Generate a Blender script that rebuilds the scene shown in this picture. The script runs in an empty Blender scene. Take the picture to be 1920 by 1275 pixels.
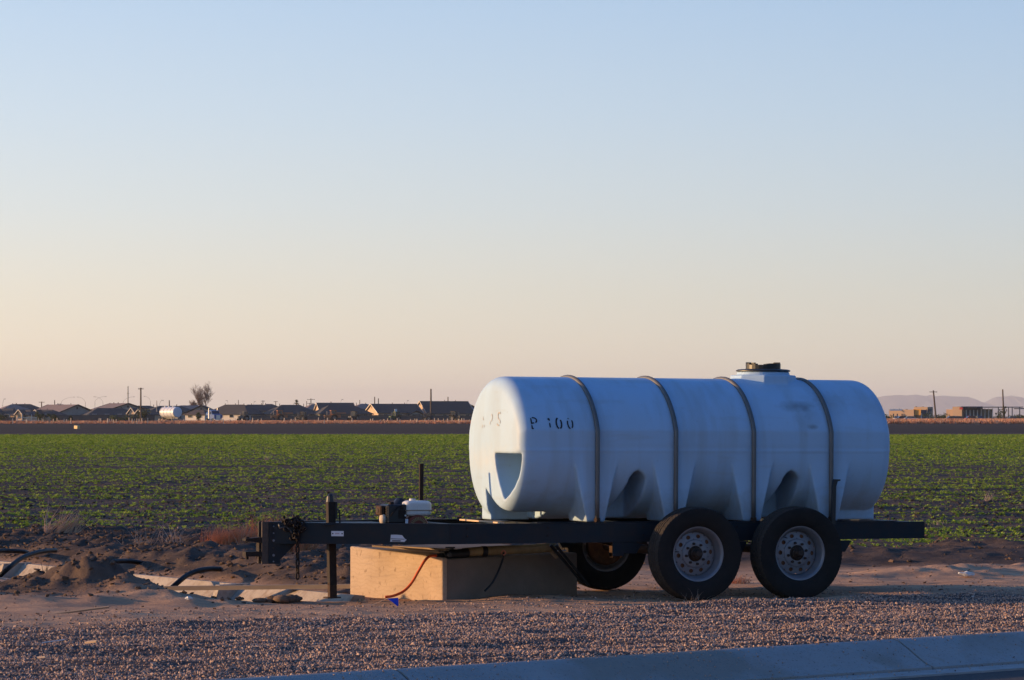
import bpy, bmesh, math, random
import numpy as np
from mathutils import Vector, Matrix, Euler
random.seed(7); rng = np.random.default_rng(7)
sc = bpy.context.scene
C = sc.collection
R = math.radians
# ---------------------------------------------------------------- camera
FPX = 6600.0; EYE = 1.519; HZ = 780.0
cam = bpy.data.cameras.new('camera'); cam_o = bpy.data.objects.new('camera', cam); C.objects.link(cam_o); sc.camera = cam_o
cam.sensor_width = 36; cam.lens = 36*FPX/1920; cam.shift_y = (HZ-637.5)/1920
cam.clip_start = 0.5; cam.clip_end = 60000
cam_o.location = (0, 0, EYE); cam_o.rotation_euler = (R(90), 0, 0)
# ---------------------------------------------------------------- world, sun, exposure
SUN_AZ = R(5.0); SUN_EL = R(7.5)          # sun stands to the left, a touch beyond the picture plane
sdir = Vector((-math.cos(SUN_AZ)*math.cos(SUN_EL), math.sin(SUN_AZ)*math.cos(SUN_EL), math.sin(SUN_EL)))
w = bpy.data.worlds.new('World'); sc.world = w; w.use_nodes = True
nt = w.node_tree; N = nt.nodes; L = nt.links
bg = N['Background']; out = N['World Output']
sky = N.new('ShaderNodeTexSky'); sky.sky_type = 'NISHITA'; sky.sun_disc = False
sky.sun_elevation = SUN_EL; sky.sun_rotation = math.atan2(sdir.x, sdir.y); sky.ozone_density = 4.0
L.new(sky.outputs[0], bg.inputs[0]); bg.inputs[1].default_value = 0.05
tc = N.new('ShaderNodeTexCoord'); nrm = N.new('ShaderNodeVectorMath'); nrm.operation = 'NORMALIZE'
L.new(tc.outputs['Generated'], nrm.inputs[0])
sep = N.new('ShaderNodeSeparateXYZ'); L.new(nrm.outputs[0], sep.inputs[0])
ramp = N.new('ShaderNodeValToRGB'); L.new(sep.outputs[2], ramp.inputs[0])
stops = [(0.0, (.90,.78,.60)), (.012, (.82,.735,.585)), (.035, (.71,.685,.62)), (.0586, (.605,.65,.695)), (.085,(.515,.605,.73)), (.116, (.425,.545,.73)),
         (.22, (.17,.335,.66)), (.45, (.055,.175,.48)), (1.0, (.025,.10,.34))]
cr = ramp.color_ramp
while len(cr.elements) < len(stops): cr.elements.new(0.5)
for e, (p, c) in zip(cr.elements, stops): e.position = p; e.color = (*c, 1)
# brighter and redder towards the sunset, darker and bluer away from it
dot = N.new('ShaderNodeVectorMath'); dot.operation = 'DOT_PRODUCT'; L.new(nrm.outputs[0], dot.inputs[0]); dot.inputs[1].default_value = (-math.cos(SUN_AZ), math.sin(SUN_AZ), 0)
comb = N.new('ShaderNodeCombineXYZ')
for i, k in enumerate((.95, .70, .42)):
    m = N.new('ShaderNodeMath'); m.operation = 'MULTIPLY'; m.inputs[1].default_value = k; L.new(dot.outputs['Value'], m.inputs[0])
    x = N.new('ShaderNodeMath'); x.operation = 'EXPONENT'; L.new(m.outputs[0], x.inputs[0]); L.new(x.outputs[0], comb.inputs[i])
mul = N.new('ShaderNodeVectorMath'); mul.operation = 'MULTIPLY'; L.new(ramp.outputs[0], mul.inputs[0]); L.new(comb.outputs[0], mul.inputs[1])
bg2 = N.new('ShaderNodeBackground'); L.new(mul.outputs[0], bg2.inputs[0]); bg2.inputs[1].default_value = 0.63
add = N.new('ShaderNodeAddShader'); L.new(bg.outputs[0], add.inputs[0]); L.new(bg2.outputs[0], add.inputs[1]); L.new(add.outputs[0], out.inputs[0])
sl = bpy.data.lights.new('sun', 'SUN'); sl.energy = 5.0; sl.angle = R(0.6); sl.color = (1.0, .61, .285)
so = bpy.data.objects.new('sun', sl); C.objects.link(so); so.rotation_euler = sdir.to_track_quat('Z', 'Y').to_euler()
vs = sc.view_settings; vs.view_transform = 'Standard'; vs.look = 'None'; vs.exposure = 0.5; vs.gamma = 1; vs.use_curve_mapping = False
sc.cycles.max_bounces = 6; sc.cycles.use_denoising = True

# ================================================================= helpers
def tag(o, label=None, cat=None, group=None, kind=None):
    if label: o['label'] = label
    if cat: o['category'] = cat
    if group: o['group'] = group
    if kind: o['kind'] = kind
    return o
class MB:
    def __init__(s): s.v = []; s.f = []; s.mi = []; s.cur = 0
    def add(s, vs, fs):
        n = len(s.v); s.v.extend([tuple(p) for p in vs])
        for f in fs: s.f.append(tuple(i+n for i in f)); s.mi.append(s.cur)
    def box(s, lo, hi, mat=None):
        x0,y0,z0 = lo; x1,y1,z1 = hi
        vs = [Vector(p) for p in ((x0,y0,z0),(x1,y0,z0),(x1,y1,z0),(x0,y1,z0),(x0,y0,z1),(x1,y0,z1),(x1,y1,z1),(x0,y1,z1))]
        if mat is not None: vs = [mat @ p for p in vs]
        s.add(vs, [(0,3,2,1),(4,5,6,7),(0,1,5,4),(1,2,6,5),(2,3,7,6),(3,0,4,7)])
    def hexa(s, b, t):   # bottom 4, top 4 (ccw from above)
        s.add(list(b)+list(t), [(0,3,2,1),(4,5,6,7),(0,1,5,4),(1,2,6,5),(2,3,7,6),(3,0,4,7)])
    def cyl(s, p0, p1, r0, r1=None, n=12, caps=True):
        r1 = r0 if r1 is None else r1
        p0 = Vector(p0); p1 = Vector(p1); q = (p1-p0).to_track_quat('Z','Y')
        vs = []
        for p, r in ((p0,r0),(p1,r1)):
            for k in range(n):
                a = 2*math.pi*k/n; vs.append(p + q @ Vector((r*math.cos(a), r*math.sin(a), 0)))
        fs = [(k, (k+1)%n, n+(k+1)%n, n+k) for k in range(n)]
        if caps: fs += [tuple(range(n-1,-1,-1)), tuple(range(n,2*n))]
        s.add(vs, fs)
    def tube(s, pts, r, n=8, closed=False, caps=True):
        pts = [Vector(p) for p in pts]; m = len(pts)
        rs = r if isinstance(r, (list,tuple)) else [r]*m
        t0 = (pts[1]-pts[0]).normalized(); up = Vector((0,0,1)) if abs(t0.z) < .9 else Vector((1,0,0))
        nv = (up - t0*up.dot(t0)).normalized(); vs = []
        for i, p in enumerate(pts):
            if closed: t = (pts[(i+1)%m]-pts[i-1]).normalized()
            else: t = (pts[min(i+1,m-1)]-pts[max(i-1,0)]).normalized()
            nv = (nv - t*nv.dot(t)).normalized(); bv = t.cross(nv)
            for k in range(n):
                a = 2*math.pi*k/n; vs.append(p + (nv*math.cos(a)+bv*math.sin(a))*rs[i])
        fs = []
        for i in range(m if closed else m-1):
            j = (i+1)%m
            for k in range(n): fs.append((i*n+k, i*n+(k+1)%n, j*n+(k+1)%n, j*n+k))
        if not closed and caps: fs += [tuple(range(n-1,-1,-1)), tuple(range((m-1)*n, m*n))]
        s.add(vs, fs)
    def lathe(s, prof, axis='y', n=48, off=(0,0,0), closed=False):
        vs = []; m = len(prof)
        for k in range(n):
            a = 2*math.pi*k/n; c, d = math.cos(a), math.sin(a)
            for r, h in prof:
                if axis == 'y': vs.append((off[0]+r*c, off[1]+h, off[2]+r*d))
                elif axis == 'z': vs.append((off[0]+r*c, off[1]+r*d, off[2]+h))
                else: vs.append((off[0]+h, off[1]+r*c, off[2]+r*d))
        fs = []
        for k in range(n):
            k2 = (k+1)%n
            for i in range(m if closed else m-1):
                j = (i+1)%m; f = (k*m+i, k*m+j, k2*m+j, k2*m+i)
                fs.append(f if axis != 'y' else f)
        s.add(vs, fs)
    def prism(s, poly, a, b, plane='xz'):   # polygon extruded between a and b along the third axis
        n = len(poly)
        def P(p, h): return (p[0],h,p[1]) if plane == 'xz' else ((h,p[0],p[1]) if plane == 'yz' else (p[0],p[1],h))
        vs = [P(p,a) for p in poly] + [P(p,b) for p in poly]
        s.add(vs, [tuple(range(n-1,-1,-1)), tuple(range(n,2*n))] + [(k,(k+1)%n,n+(k+1)%n,n+k) for k in range(n)])
    def mesh(s, name, smooth=False, fix=True):
        me = bpy.data.meshes.new(name); me.from_pydata(s.v, [], s.f); me.update()
        if fix and len(s.f) < 60000:
            bm = bmesh.new(); bm.from_mesh(me); bmesh.ops.recalc_face_normals(bm, faces=bm.faces); bm.to_mesh(me); bm.free()
        if smooth:
            me.polygons.foreach_set('use_smooth', [True]*len(me.polygons))
            if smooth != 'all':
                try: me.set_sharp_from_angle(angle=R(smooth if smooth > 1 else 35))
                except Exception: pass
        return me
def link(name, me, mat=None, parent=None, loc=None, rot=None):
    o = bpy.data.objects.new(name, me); C.objects.link(o)
    if mat is not None and me is not None:
        me.materials.clear()
        for m in (mat if isinstance(mat,(list,tuple)) else [mat]): me.materials.append(m)
    if parent: o.parent = parent
    if loc is not None: o.location = loc
    if rot is not None: o.rotation_euler = rot
    return o
def obj(name, mb, mat, parent=None, smooth=False, loc=None, rot=None, fix=True):
    return link(name, mb.mesh(name, smooth, fix), mat, parent, loc, rot)
def empty(name, loc=(0,0,0), rz=0, label=None, cat=None, group=None):
    o = bpy.data.objects.new(name, None); C.objects.link(o); o.location = loc; o.rotation_euler = (0,0,rz); o.empty_display_size = .2
    return tag(o, label, cat, group)
def bigmesh(name, V, F, mat, smooth=True, parent=None):
    me = bpy.data.meshes.new(name); V = np.asarray(V, dtype=np.float32); F = np.asarray(F, dtype=np.int32); k = F.shape[1]
    me.vertices.add(len(V)); me.vertices.foreach_set('co', V.ravel())
    me.loops.add(F.size); me.loops.foreach_set('vertex_index', F.ravel())
    me.polygons.add(len(F)); me.polygons.foreach_set('loop_start', np.arange(0, F.size, k, dtype=np.int32)); me.polygons.foreach_set('loop_total', np.full(len(F), k, dtype=np.int32))
    me.update(calc_edges=True); me.validate()
    if smooth: me.polygons.foreach_set('use_smooth', np.ones(len(me.polygons), dtype=bool))
    return link(name, me, mat, parent)
def copy_tree(o, parent=None):
    c = o.copy(); C.objects.link(c); c.parent = parent
    for ch in [x for x in o.children]: copy_tree(ch, c)
    return c
def at(px, py, Y):      # where a feature seen at (px,py) of the photo stands when it is Y metres away
    return Vector(((px-960)/FPX*Y, Y, EYE-(py-HZ)/FPX*Y))
def gx(px, Y): return (px-960)/FPX*Y
# ---- value noise
def _hash(ix, iy, s):
    n = (ix.astype(np.int64)*374761393 + iy.astype(np.int64)*668265263 + s*974634533) & 0x7fffffff
    n = ((n ^ (n >> 13))*1274126177) & 0x7fffffff
    return ((n ^ (n >> 16)) & 0xffff)/65535.0
def vnoise(x, y, s=0):
    ix = np.floor(x); iy = np.floor(y); fx = x-ix; fy = y-iy
    fx = fx*fx*(3-2*fx); fy = fy*fy*(3-2*fy)
    a = _hash(ix,iy,s); b = _hash(ix+1,iy,s); c = _hash(ix,iy+1,s); d = _hash(ix+1,iy+1,s)
    return (a*(1-fx)+b*fx)*(1-fy)+(c*(1-fx)+d*fx)*fy
def fbm(x, y, o=4, s=0):
    r = 0; a = .5; t = 0
    for k in range(o):
        r = r + a*vnoise(x*2**k+17.3*k, y*2**k-9.1*k, s+k); t += a; a *= .5
    return r/t*2-1
def sst(x): x = np.clip(x, 0, 1); return x*x*(3-2*x)

# ================================================================= materials
def mat(name, col, rough=.8, metal=0, spec=.3, noise=None, bump=None, alpha=None, var=None, coat=0):
    """noise=(scale, colour2, amount[, stretch]) mixes a second real colour in; bump=(scale, strength)"""
    m = bpy.data.materials.new(name); m.use_nodes = True; t = m.node_tree; b = t.nodes['Principled BSDF']
    b.inputs['Roughness'].default_value = rough; b.inputs['Metallic'].default_value = metal; b.inputs['Specular IOR Level'].default_value = spec
    b.inputs['Base Color'].default_value = (*col,1); b.inputs['Coat Weight'].default_value = coat
    src = None
    tcn = t.nodes.new('ShaderNodeTexCoord')
    if noise:
        nz = t.nodes.new('ShaderNodeTexNoise'); nz.inputs['Scale'].default_value = noise[0]; nz.inputs['Detail'].default_value = 6; nz.inputs['Roughness'].default_value = .65
        mp = t.nodes.new('ShaderNodeMapping'); t.links.new(tcn.outputs['Object'], mp.inputs[0]); t.links.new(mp.outputs[0], nz.inputs['Vector'])
        if len(noise) > 3: mp.inputs['Scale'].default_value = noise[3]
        rm = t.nodes.new('ShaderNodeMapRange'); rm.inputs[1].default_value = .5-.22/ max(noise[2],.2)*.6; rm.inputs[2].default_value = .5+.22
        t.links.new(nz.outputs[0], rm.inputs[0])
        mx = t.nodes.new('ShaderNodeMix'); mx.data_type = 'RGBA'; mx.inputs[6].default_value = (*col,1); mx.inputs[7].default_value = (*noise[1],1)
        ml = t.nodes.new('ShaderNodeMath'); ml.operation = 'MULTIPLY'; ml.inputs[1].default_value = noise[2]; t.links.new(rm.outputs[0], ml.inputs[0]); t.links.new(ml.outputs[0], mx.inputs[0])
        src = mx.outputs[2]
    if var:
        oi = t.nodes.new('ShaderNodeObjectInfo'); r2 = t.nodes.new('ShaderNodeValToRGB'); r2.color_ramp.interpolation = 'LINEAR'
        while len(r2.color_ramp.elements) < len(var): r2.color_ramp.elements.new(.5)
        for i, (e, c) in enumerate(zip(r2.color_ramp.elements, var)): e.position = i/(len(var)-1); e.color = (*c,1)
        t.links.new(oi.outputs['Random'], r2.inputs[0]); src = r2.outputs[0]
    if src: t.links.new(src, b.inputs['Base Color'])
    if bump:
        nb = t.nodes.new('ShaderNodeTexNoise'); nb.inputs['Scale'].default_value = bump[0]; nb.inputs['Detail'].default_value = 5; t.links.new(tcn.outputs['Object'], nb.inputs['Vector'])
        bp = t.nodes.new('ShaderNodeBump'); bp.inputs['Strength'].default_value = bump[1]; bp.inputs['Distance'].default_value = bump[2] if len(bump) > 2 else .01
        t.links.new(nb.outputs[0], bp.inputs['Height']); t.links.new(bp.outputs[0], b.inputs['Normal'])
    return m
M = {}
M['dirt'] = mat('dirt', (.27,.195,.15), .95, spec=.1, noise=(3.0,(.17,.125,.105),.9), bump=(60,.6,.01))
M['gravel_bed'] = mat('gravel_bed', (.20,.155,.135), .95, spec=.1, noise=(9,(.10,.08,.075),.9), bump=(90,.8,.01))
M['bank'] = mat('bank_soil', (.17,.13,.11), .95, spec=.1, noise=(2.5,(.10,.08,.07),.9), bump=(35,.8,.02))
M['field'] = mat('field_soil', (.125,.094,.075), .95, spec=.1, noise=(2.0,(.075,.058,.050),.9,(.3,1,1)), bump=(20,.8,.03))
M['far'] = mat('fallow_soil', (.062,.045,.038), .95, spec=.05, noise=(.05,(.045,.034,.031),.8,(.2,1,1)))
M['asphalt'] = mat('asphalt', (.05,.047,.05), .9, noise=(30,(.09,.08,.08),.6), bump=(200,.6,.005))
M['curb'] = mat('curb_concrete', (.36,.35,.34), .9, spec=.2, noise=(2.2,(.25,.24,.235),.6), bump=(120,.35,.004))
M['gutter'] = mat('gutter_concrete', (.40,.39,.38), .9, spec=.2, noise=(5,(.22,.2,.19),.7), bump=(120,.3,.004))
M['concrete'] = mat('concrete', (.50,.42,.34), .9, spec=.2, noise=(4,(.36,.29,.23),.7), bump=(80,.5,.006))
M['lining'] = mat('ditch_concrete', (.40,.34,.28), .9, spec=.1, noise=(3,(.26,.215,.18),.8), bump=(50,.6,.01))
M['navy'] = mat('navy_paint', (.004,.016,.027), .5, spec=.22, noise=(7,(.035,.022,.014),.55), bump=(40,.15,.003))
M['rust'] = mat('rusty_steel', (.075,.038,.022), .8, metal=.3, noise=(25,(.02,.014,.012),.9), bump=(120,.4,.003))
M['rustdark'] = mat('dark_rusty_steel', (.030,.019,.014), .75, metal=.2, noise=(25,(.012,.010,.010),.8))
M['navyrust'] = mat('scuffed_navy', (.10,.07,.05), .7, noise=(30,(.03,.03,.035),.7))
M['black'] = mat('black_plastic', (.012,.012,.013), .45, spec=.5)
M['blackpipe'] = mat('black_pipe', (.006,.006,.006), .5, spec=.18)
M['rubber'] = mat('rubber', (.013,.0125,.0125), .75, spec=.15, noise=(14,(.035,.03,.026),.45), bump=(150,.2,.002))
M['rim'] = mat('silver_rim', (.165,.175,.20), .45, metal=.35, spec=.5, noise=(9,(.26,.24,.24),.6))
M['hub'] = mat('greasy_hub', (.035,.026,.022), .6, metal=.4, noise=(40,(.08,.05,.035),.6))
M['strap'] = mat('galvanised_hoop', (.17,.165,.16), .55, metal=.5, noise=(12,(.10,.085,.075),.7,(1,1,.2)))
M['plate'] = mat('metal_plate', (.62,.62,.66), .5, metal=.2)
M['white'] = mat('white_plastic', (.70,.70,.68), .45, noise=(18,(.42,.38,.34),.5))
M['sticker'] = mat('sticker', (.55,.57,.62), .5)
M['ink'] = mat('stencil_ink', (.02,.02,.024), .8)
M['inkf'] = mat('faded_ink', (.30,.25,.21), .8, noise=(60,(.62,.60,.55),.9))
M['orange'] = mat('orange_rubber', (.62,.085,.018), .5)
M['blue'] = mat('blue_vinyl', (.01,.05,.55), .5)
M['pvc'] = mat('old_pvc_pipe', (.36,.27,.13), .5, noise=(9,(.16,.10,.05),.7))
M['timber'] = mat('timber', (.34,.25,.17), .9, noise=(6,(.18,.12,.08),.8,(.1,1,1)))
M['rustweed'] = mat('rusty_dry_plant', (.62,.33,.18), .95, spec=.05, noise=(9,(.42,.20,.11),.7))
M['palewood'] = mat('pale_split_wood', (.66,.46,.28), .8, noise=(8,(.48,.32,.2),.7,(.2,1,1)))
M['straw'] = mat('straw', (.62,.46,.33), .9, spec=.1)
M['redweed'] = mat('dry_red_weed', (.36,.15,.08), .95, spec=.05, var=((.46,.19,.10),(.62,.31,.19),(.55,.37,.25)))
M['enginered'] = mat('engine_red', (.22,.045,.03), .6, noise=(30,(.10,.05,.04),.6))
M['greenled'] = mat('green_leaf', (.08,.15,.02), .7)
def leafmat(name, cols):
    m = mat(name, cols[0], .75, spec=.15, var=cols); t = m.node_tree; b = t.nodes['Principled BSDF']
    tr = t.nodes.new('ShaderNodeBsdfTranslucent'); mx = t.nodes.new('ShaderNodeMixShader'); mx.inputs[0].default_value = .3
    src = b.inputs['Base Color'].links[0].from_socket; t.links.new(src, tr.inputs[0])
    t.links.new(b.outputs[0], mx.inputs[1]); t.links.new(tr.outputs[0], mx.inputs[2]); t.links.new(mx.outputs[0], t.nodes['Material Output'].inputs[0]); return m
M['crop'] = leafmat('crop_leaf', [(.16,.25,.03),(.25,.36,.045),(.33,.44,.06),(.44,.50,.11)])
M['tree'] = leafmat('tree_leaf', [(.03,.045,.015),(.05,.07,.02)])
M['stone'] = mat('gravel_stone', (.3,.25,.22), .85, spec=.2, var=((.13,.09,.08),(.36,.24,.185),(.50,.34,.26),(.19,.145,.135),(.52,.37,.29),(.30,.17,.12)))
M['clod'] = mat('soil_clod', (.17,.13,.11), .95, spec=.05, var=((.09,.062,.048),(.20,.13,.09),(.14,.098,.075)), bump=(40,.6,.01))
M['clodf'] = mat('field_clod', (.10,.085,.08), .95, spec=.05, var=((.06,.048,.04),(.11,.085,.068)))

for k_ in ('curb','gutter','lining'):
    t_ = M[k_].node_tree; ge_ = t_.nodes.new('ShaderNodeNewGeometry')
    for l_ in list(t_.links):
        if l_.from_node.type == 'TEX_COORD': to_ = l_.to_socket; t_.links.remove(l_); t_.links.new(ge_.outputs['Position'], to_)
def stain_mix(m_, scale, lo, hi, colr, amt, stretch=(1,1,1)):   # lays another real colour over a material
    t_ = m_.node_tree; b_ = t_.nodes['Principled BSDF']; src = b_.inputs['Base Color'].links[0].from_socket; ge_ = t_.nodes.new('ShaderNodeNewGeometry'); mp = t_.nodes.new('ShaderNodeMapping'); mp.inputs['Scale'].default_value = stretch; t_.links.new(ge_.outputs['Position'], mp.inputs[0])
    q = t_.nodes.new('ShaderNodeTexNoise'); q.inputs['Scale'].default_value = scale; q.inputs['Detail'].default_value = 7; t_.links.new(mp.outputs[0], q.inputs['Vector']); mr = t_.nodes.new('ShaderNodeMapRange'); mr.inputs[1].default_value = lo; mr.inputs[2].default_value = hi; mr.inputs[4].default_value = amt; t_.links.new(q.outputs[0], mr.inputs[0])
    mx = t_.nodes.new('ShaderNodeMix'); mx.data_type = 'RGBA'; mx.inputs[7].default_value = (*colr,1); t_.links.new(src, mx.inputs[6]); t_.links.new(mr.outputs[0], mx.inputs[0]); t_.links.new(mx.outputs[2], b_.inputs['Base Color'])
stain_mix(M['curb'], .7, .50, .57, (.22,.185,.14), .6); stain_mix(M['curb'], 60, .60, .70, (.13,.12,.115), .7); stain_mix(M['curb'], 14, .58, .7, (.30,.26,.22), .6)
stain_mix(M['lining'], 12, .52, .66, (.24,.18,.14), .6)
# tank plastic: pale bluish polyethylene, with stains under the lid
def tank_mat():
    m = mat('tank_plastic', (.375,.53,.69), .5, spec=.22, bump=(7,.05,.02)); t = m.node_tree; b = t.nodes['Principled BSDF']; n = t.nodes; l = t.links
    tcn = n.new('ShaderNodeTexCoord')
    def stain(c, s, rz, lo, hi):
        mp = n.new('ShaderNodeMapping'); mp.vector_type = 'TEXTURE'; mp.inputs['Location'].default_value = c; mp.inputs['Scale'].default_value = s; mp.inputs['Rotation'].default_value = (0,rz,0)
        l.new(tcn.outputs['Object'], mp.inputs[0])
        ln = n.new('ShaderNodeVectorMath'); ln.operation = 'LENGTH'; l.new(mp.outputs[0], ln.inputs[0])
        nz = n.new('ShaderNodeTexNoise'); nz.inputs['Scale'].default_value = 14; nz.inputs['Detail'].default_value = 6; l.new(tcn.outputs['Object'], nz.inputs['Vector'])
        sb = n.new('ShaderNodeMath'); sb.operation = 'MULTIPLY_ADD'; l.new(nz.outputs[0], sb.inputs[0]); sb.inputs[1].default_value = -1.5; l.new(ln.outputs['Value'], sb.inputs[2])
        mr = n.new('ShaderNodeMapRange'); l.new(sb.outputs[0], mr.inputs[0]); mr.inputs[1].default_value = .55; mr.inputs[2].default_value = -.9; mr.inputs[3].default_value = lo; mr.inputs[4].default_value = hi
        return mr.outputs[0]
    cur = None
    for c, s, rz, lo, hi, col in (((1.14,-.50,.965),(.15,.3,.045),0,0,.75,(.13,.14,.15)), ((1.22,-.55,.90),(.10,.3,.16),.5,0,.5,(.22,.25,.27)), ((1.45,-.5,1.02),(.16,.3,.10),.5,0,.5,(.25,.27,.28)),
                             ((1.24,-.62,.79),(.05,.2,.02),0,0,.9,(.16,.16,.15)), ((1.9,-.6,.97),(.35,.3,.12),.3,0,.42,(.28,.31,.34)),((.55,-.66,.62),(1.6,.3,.03),0,0,.35,(.35,.42,.5)),
                             ((-1.5,0,.50),(.4,.7,.12),0,0,.35,(.52,.50,.44)), ((.3,-.6,.08),(2.2,.5,.16),0,0,.6,(.25,.23,.2))):
        mx = n.new('ShaderNodeMix'); mx.data_type = 'RGBA'; mx.inputs[7].default_value = (*col,1)
        if cur is None: mx.inputs[6].default_value = (.375,.53,.69,1)
        else: l.new(cur, mx.inputs[6])
        l.new(stain(c,s,rz,lo,hi), mx.inputs[0]); cur = mx.outputs[2]
    nz = n.new('ShaderNodeTexNoise'); nz.inputs['Scale'].default_value = 3; nz.inputs['Detail'].default_value = 8; l.new(tcn.outputs['Object'], nz.inputs['Vector'])
    mr = n.new('ShaderNodeMapRange'); l.new(nz.outputs[0], mr.inputs[0]); mr.inputs[1].default_value = .45; mr.inputs[2].default_value = .75; mr.inputs[4].default_value = .35
    mx = n.new('ShaderNodeMix'); mx.data_type = 'RGBA'; mx.inputs[7].default_value = (.38,.47,.53,1); l.new(cur, mx.inputs[6]); l.new(mr.outputs[0], mx.inputs[0]); cur = mx.outputs[2]
    for sc_, st_, lo_, hi_, c_, a_ in ((6,(1,.3,.10),.50,.70,(.26,.28,.28),.38), (45,(1,1,1),.66,.74,(.2,.21,.22),.30), (9,(.25,.25,1.5),.60,.74,(.33,.38,.42),.35)):
        mp = n.new('ShaderNodeMapping'); mp.inputs['Scale'].default_value = st_; l.new(tcn.outputs['Object'], mp.inputs[0]); q = n.new('ShaderNodeTexNoise'); q.inputs['Scale'].default_value = sc_; q.inputs['Detail'].default_value = 6; l.new(mp.outputs[0], q.inputs['Vector'])
        mr = n.new('ShaderNodeMapRange'); l.new(q.outputs[0], mr.inputs[0]); mr.inputs[1].default_value = lo_; mr.inputs[2].default_value = hi_; mr.inputs[4].default_value = a_
        mx = n.new('ShaderNodeMix'); mx.data_type = 'RGBA'; mx.inputs[7].default_value = (*c_,1); l.new(cur, mx.inputs[6]); l.new(mr.outputs[0], mx.inputs[0]); cur = mx.outputs[2]
    l.new(cur, b.inputs['Base Color'])
    return m
M['tank'] = tank_mat()

# ================================================================= terrain
CP = np.array((1.094, 22.6)); CD = np.array((.7586, .6516)); CN = np.array((-.6516, .7586))   # back edge of the kerb
LP = np.array((-1.41, 29.4)); LD = np.array((-.498, .867)); LN = np.array((-.867, -.498))     # far lip of the ditch; LN points into the ditch
def ystart(x):
    return np.where(x < -1.4, 29.4+(-1.4-x)*1.741, np.minimum(29.6+(x+1.4)*2.6, 34.2))
def base_height(x, y):
    z = .022*fbm(x*.7, y*.7, 3, 3) + .019*fbm(x*1.6, y*4.8, 3, 9)
    z = z + .013*fbm(x*4, y*9, 3, 21)
    gl = y-(27.3+.578*x)                     # gravel / dirt boundary
    gm = sst(-gl/.5)
    z = z + gm*(.014*fbm(x*3, y*5, 3, 31)+.012) + .03*np.exp(-((gl+.25)/.3)**2)*sst((x-.6)/1.2)
    # low wheel-rut bumps lying across the gravel, seen as darker bands
    z = z + gm*(.012*np.sin(y*4.3+x*.9+2*fbm(x*.5, y*.5, 2, 77))+.026*fbm(x*.9, y*2.2, 3, 78))
    # spoil bank between ditch, track and field
    ys = ystart(x); bm = sst((y-ys-.15)/1.6)*(1-sst((y-40.5+5.0*sst((x-.5)/2.5))/4.0))
    rt = 1-.62*sst((x-.3)/1.6)
    z = z + bm*(.15+.07*fbm(x*.45, y*.5, 3, 5)+rt*(.06*fbm(x*2.2, y*2.2, 4, 11)+.07*np.abs(fbm(x*4.5, y*4.5, 4, 15))+.03*fbm(x*9, y*9, 2, 16)))
    # heaps of spoil in front of the ditch on the left
    def heap(cx, cy, a, sx, sy, s):
        d = ((x-cx)/sx)**2+((y-cy)/sy)**2
        return a*np.exp(-d)*(1+.35*fbm(x*3, y*3, 3, s)+.30*fbm(x*9, y*9, 3, s+3))
    z = z + heap(-3.55,29.5,.30,.42,.55,41)+heap(-4.25,29.6,.09,.4,.5,43)+heap(-3.08,28.9,.11,.34,.34,45)+heap(-5.4,29.9,.08,.8,.7,47)+heap(-2.75,28.55,.05,.5,.25,48)
    hm_ = np.exp(-((x+3.85)/.95)**4-((y-29.45)/.65)**4)
    z = z + heap(-4.6,28.6,.07,1.2,.45,49) + hm_*(.06*np.abs(fbm(x*4,y*4,3,91))+.045*fbm(x*8,y*8,2,92)) + .03*np.exp(-((y-28.3)/.25)**2)*sst((-1.9-x)/.5)*(.5+fbm(x*3,y*5,3,93))
    # small heap on the far side at the right and behind the trailer
    z = z + heap(3.9,33.2,.10,.75,.45,51)+heap(4.9,33.9,.10,.8,.5,53)+heap(2.9,32.6,.05,.5,.3,55)+heap(5.0,38.0,.13,.75,.8,57)+heap(6.3,37,.10,.8,.7,59)
    z = z + heap(-2.25,28.95,.0,.3,.15,61)
    z = z + .05*np.exp(-(((y-29.0-.36*x)/.35)**2))*sst((x+.4)/.4)*(1-sst((x-1.1)/.4))*(.6+.5*fbm(x*7,y*7,3,63))  # earth against the concrete block
    # field furrows
    fm = sst((y-44.5)/3.0)*(1-sst((y-311)/3))
    z = z + fm*(.062*np.sin(y*2*math.pi/.95+.5*fbm(x*.05,y*.05,2,81))-.06+.03*fbm(x*.7,y*1.2,3,83)) + fm*.02*fbm(x*3,y*4,2,85)
    z = z*(1-sst((y-600)/300))
    return z
def height(x, y):
    x = np.asarray(x, float); y = np.asarray(y, float)
    z = base_height(x, y)
    # ditch cut under its concrete lining
    t = (x-LP[0])*LN[0]+(y-LP[1])*LN[1]; a = (x-LP[0])*LD[0]+(y-LP[1])*LD[1]
    dm = sst((t+.02)/.06)*(1-sst((t-1.12)/.10))*sst((a+.35)/.1)*(1-sst((a-26)/.5))*sst((y-28.78)/.10)
    z = z*(1-dm) + dm*-.62
    # close to the far lip the ground lies level with the concrete
    near = np.exp(-((t+.06)/.16)**2)*sst((a+.2)/.2)*(a < 26)
    z = z*(1-near*.9) + near*.9*.0
    # falls away under kerb and road
    s = (x-CP[0])*CN[0]+(y-CP[1])*CN[1]
    km = sst((-s-.02)/.07); z = z*(1-km)+km*-.5
    kn = np.exp(-(s/.12)**2)*(s > -.02); z = z*(1-kn*.8)+kn*.8*.004
    return z
def grid_axis(a, b, d0, grow, lim):
    v = [a]; d = d0
    while v[-1] < b: v.append(v[-1]+d); d = min(d*grow, lim)
    return v
xs = np.arange(-9.0, 9.0, .048).tolist(); o_ = grid_axis(0, 15000, .08, 1.09, 4000); xs = sorted(set([-9.0-q for q in o_[1:]]+xs+[9.0+q-.04 for q in o_[1:]]))
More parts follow.
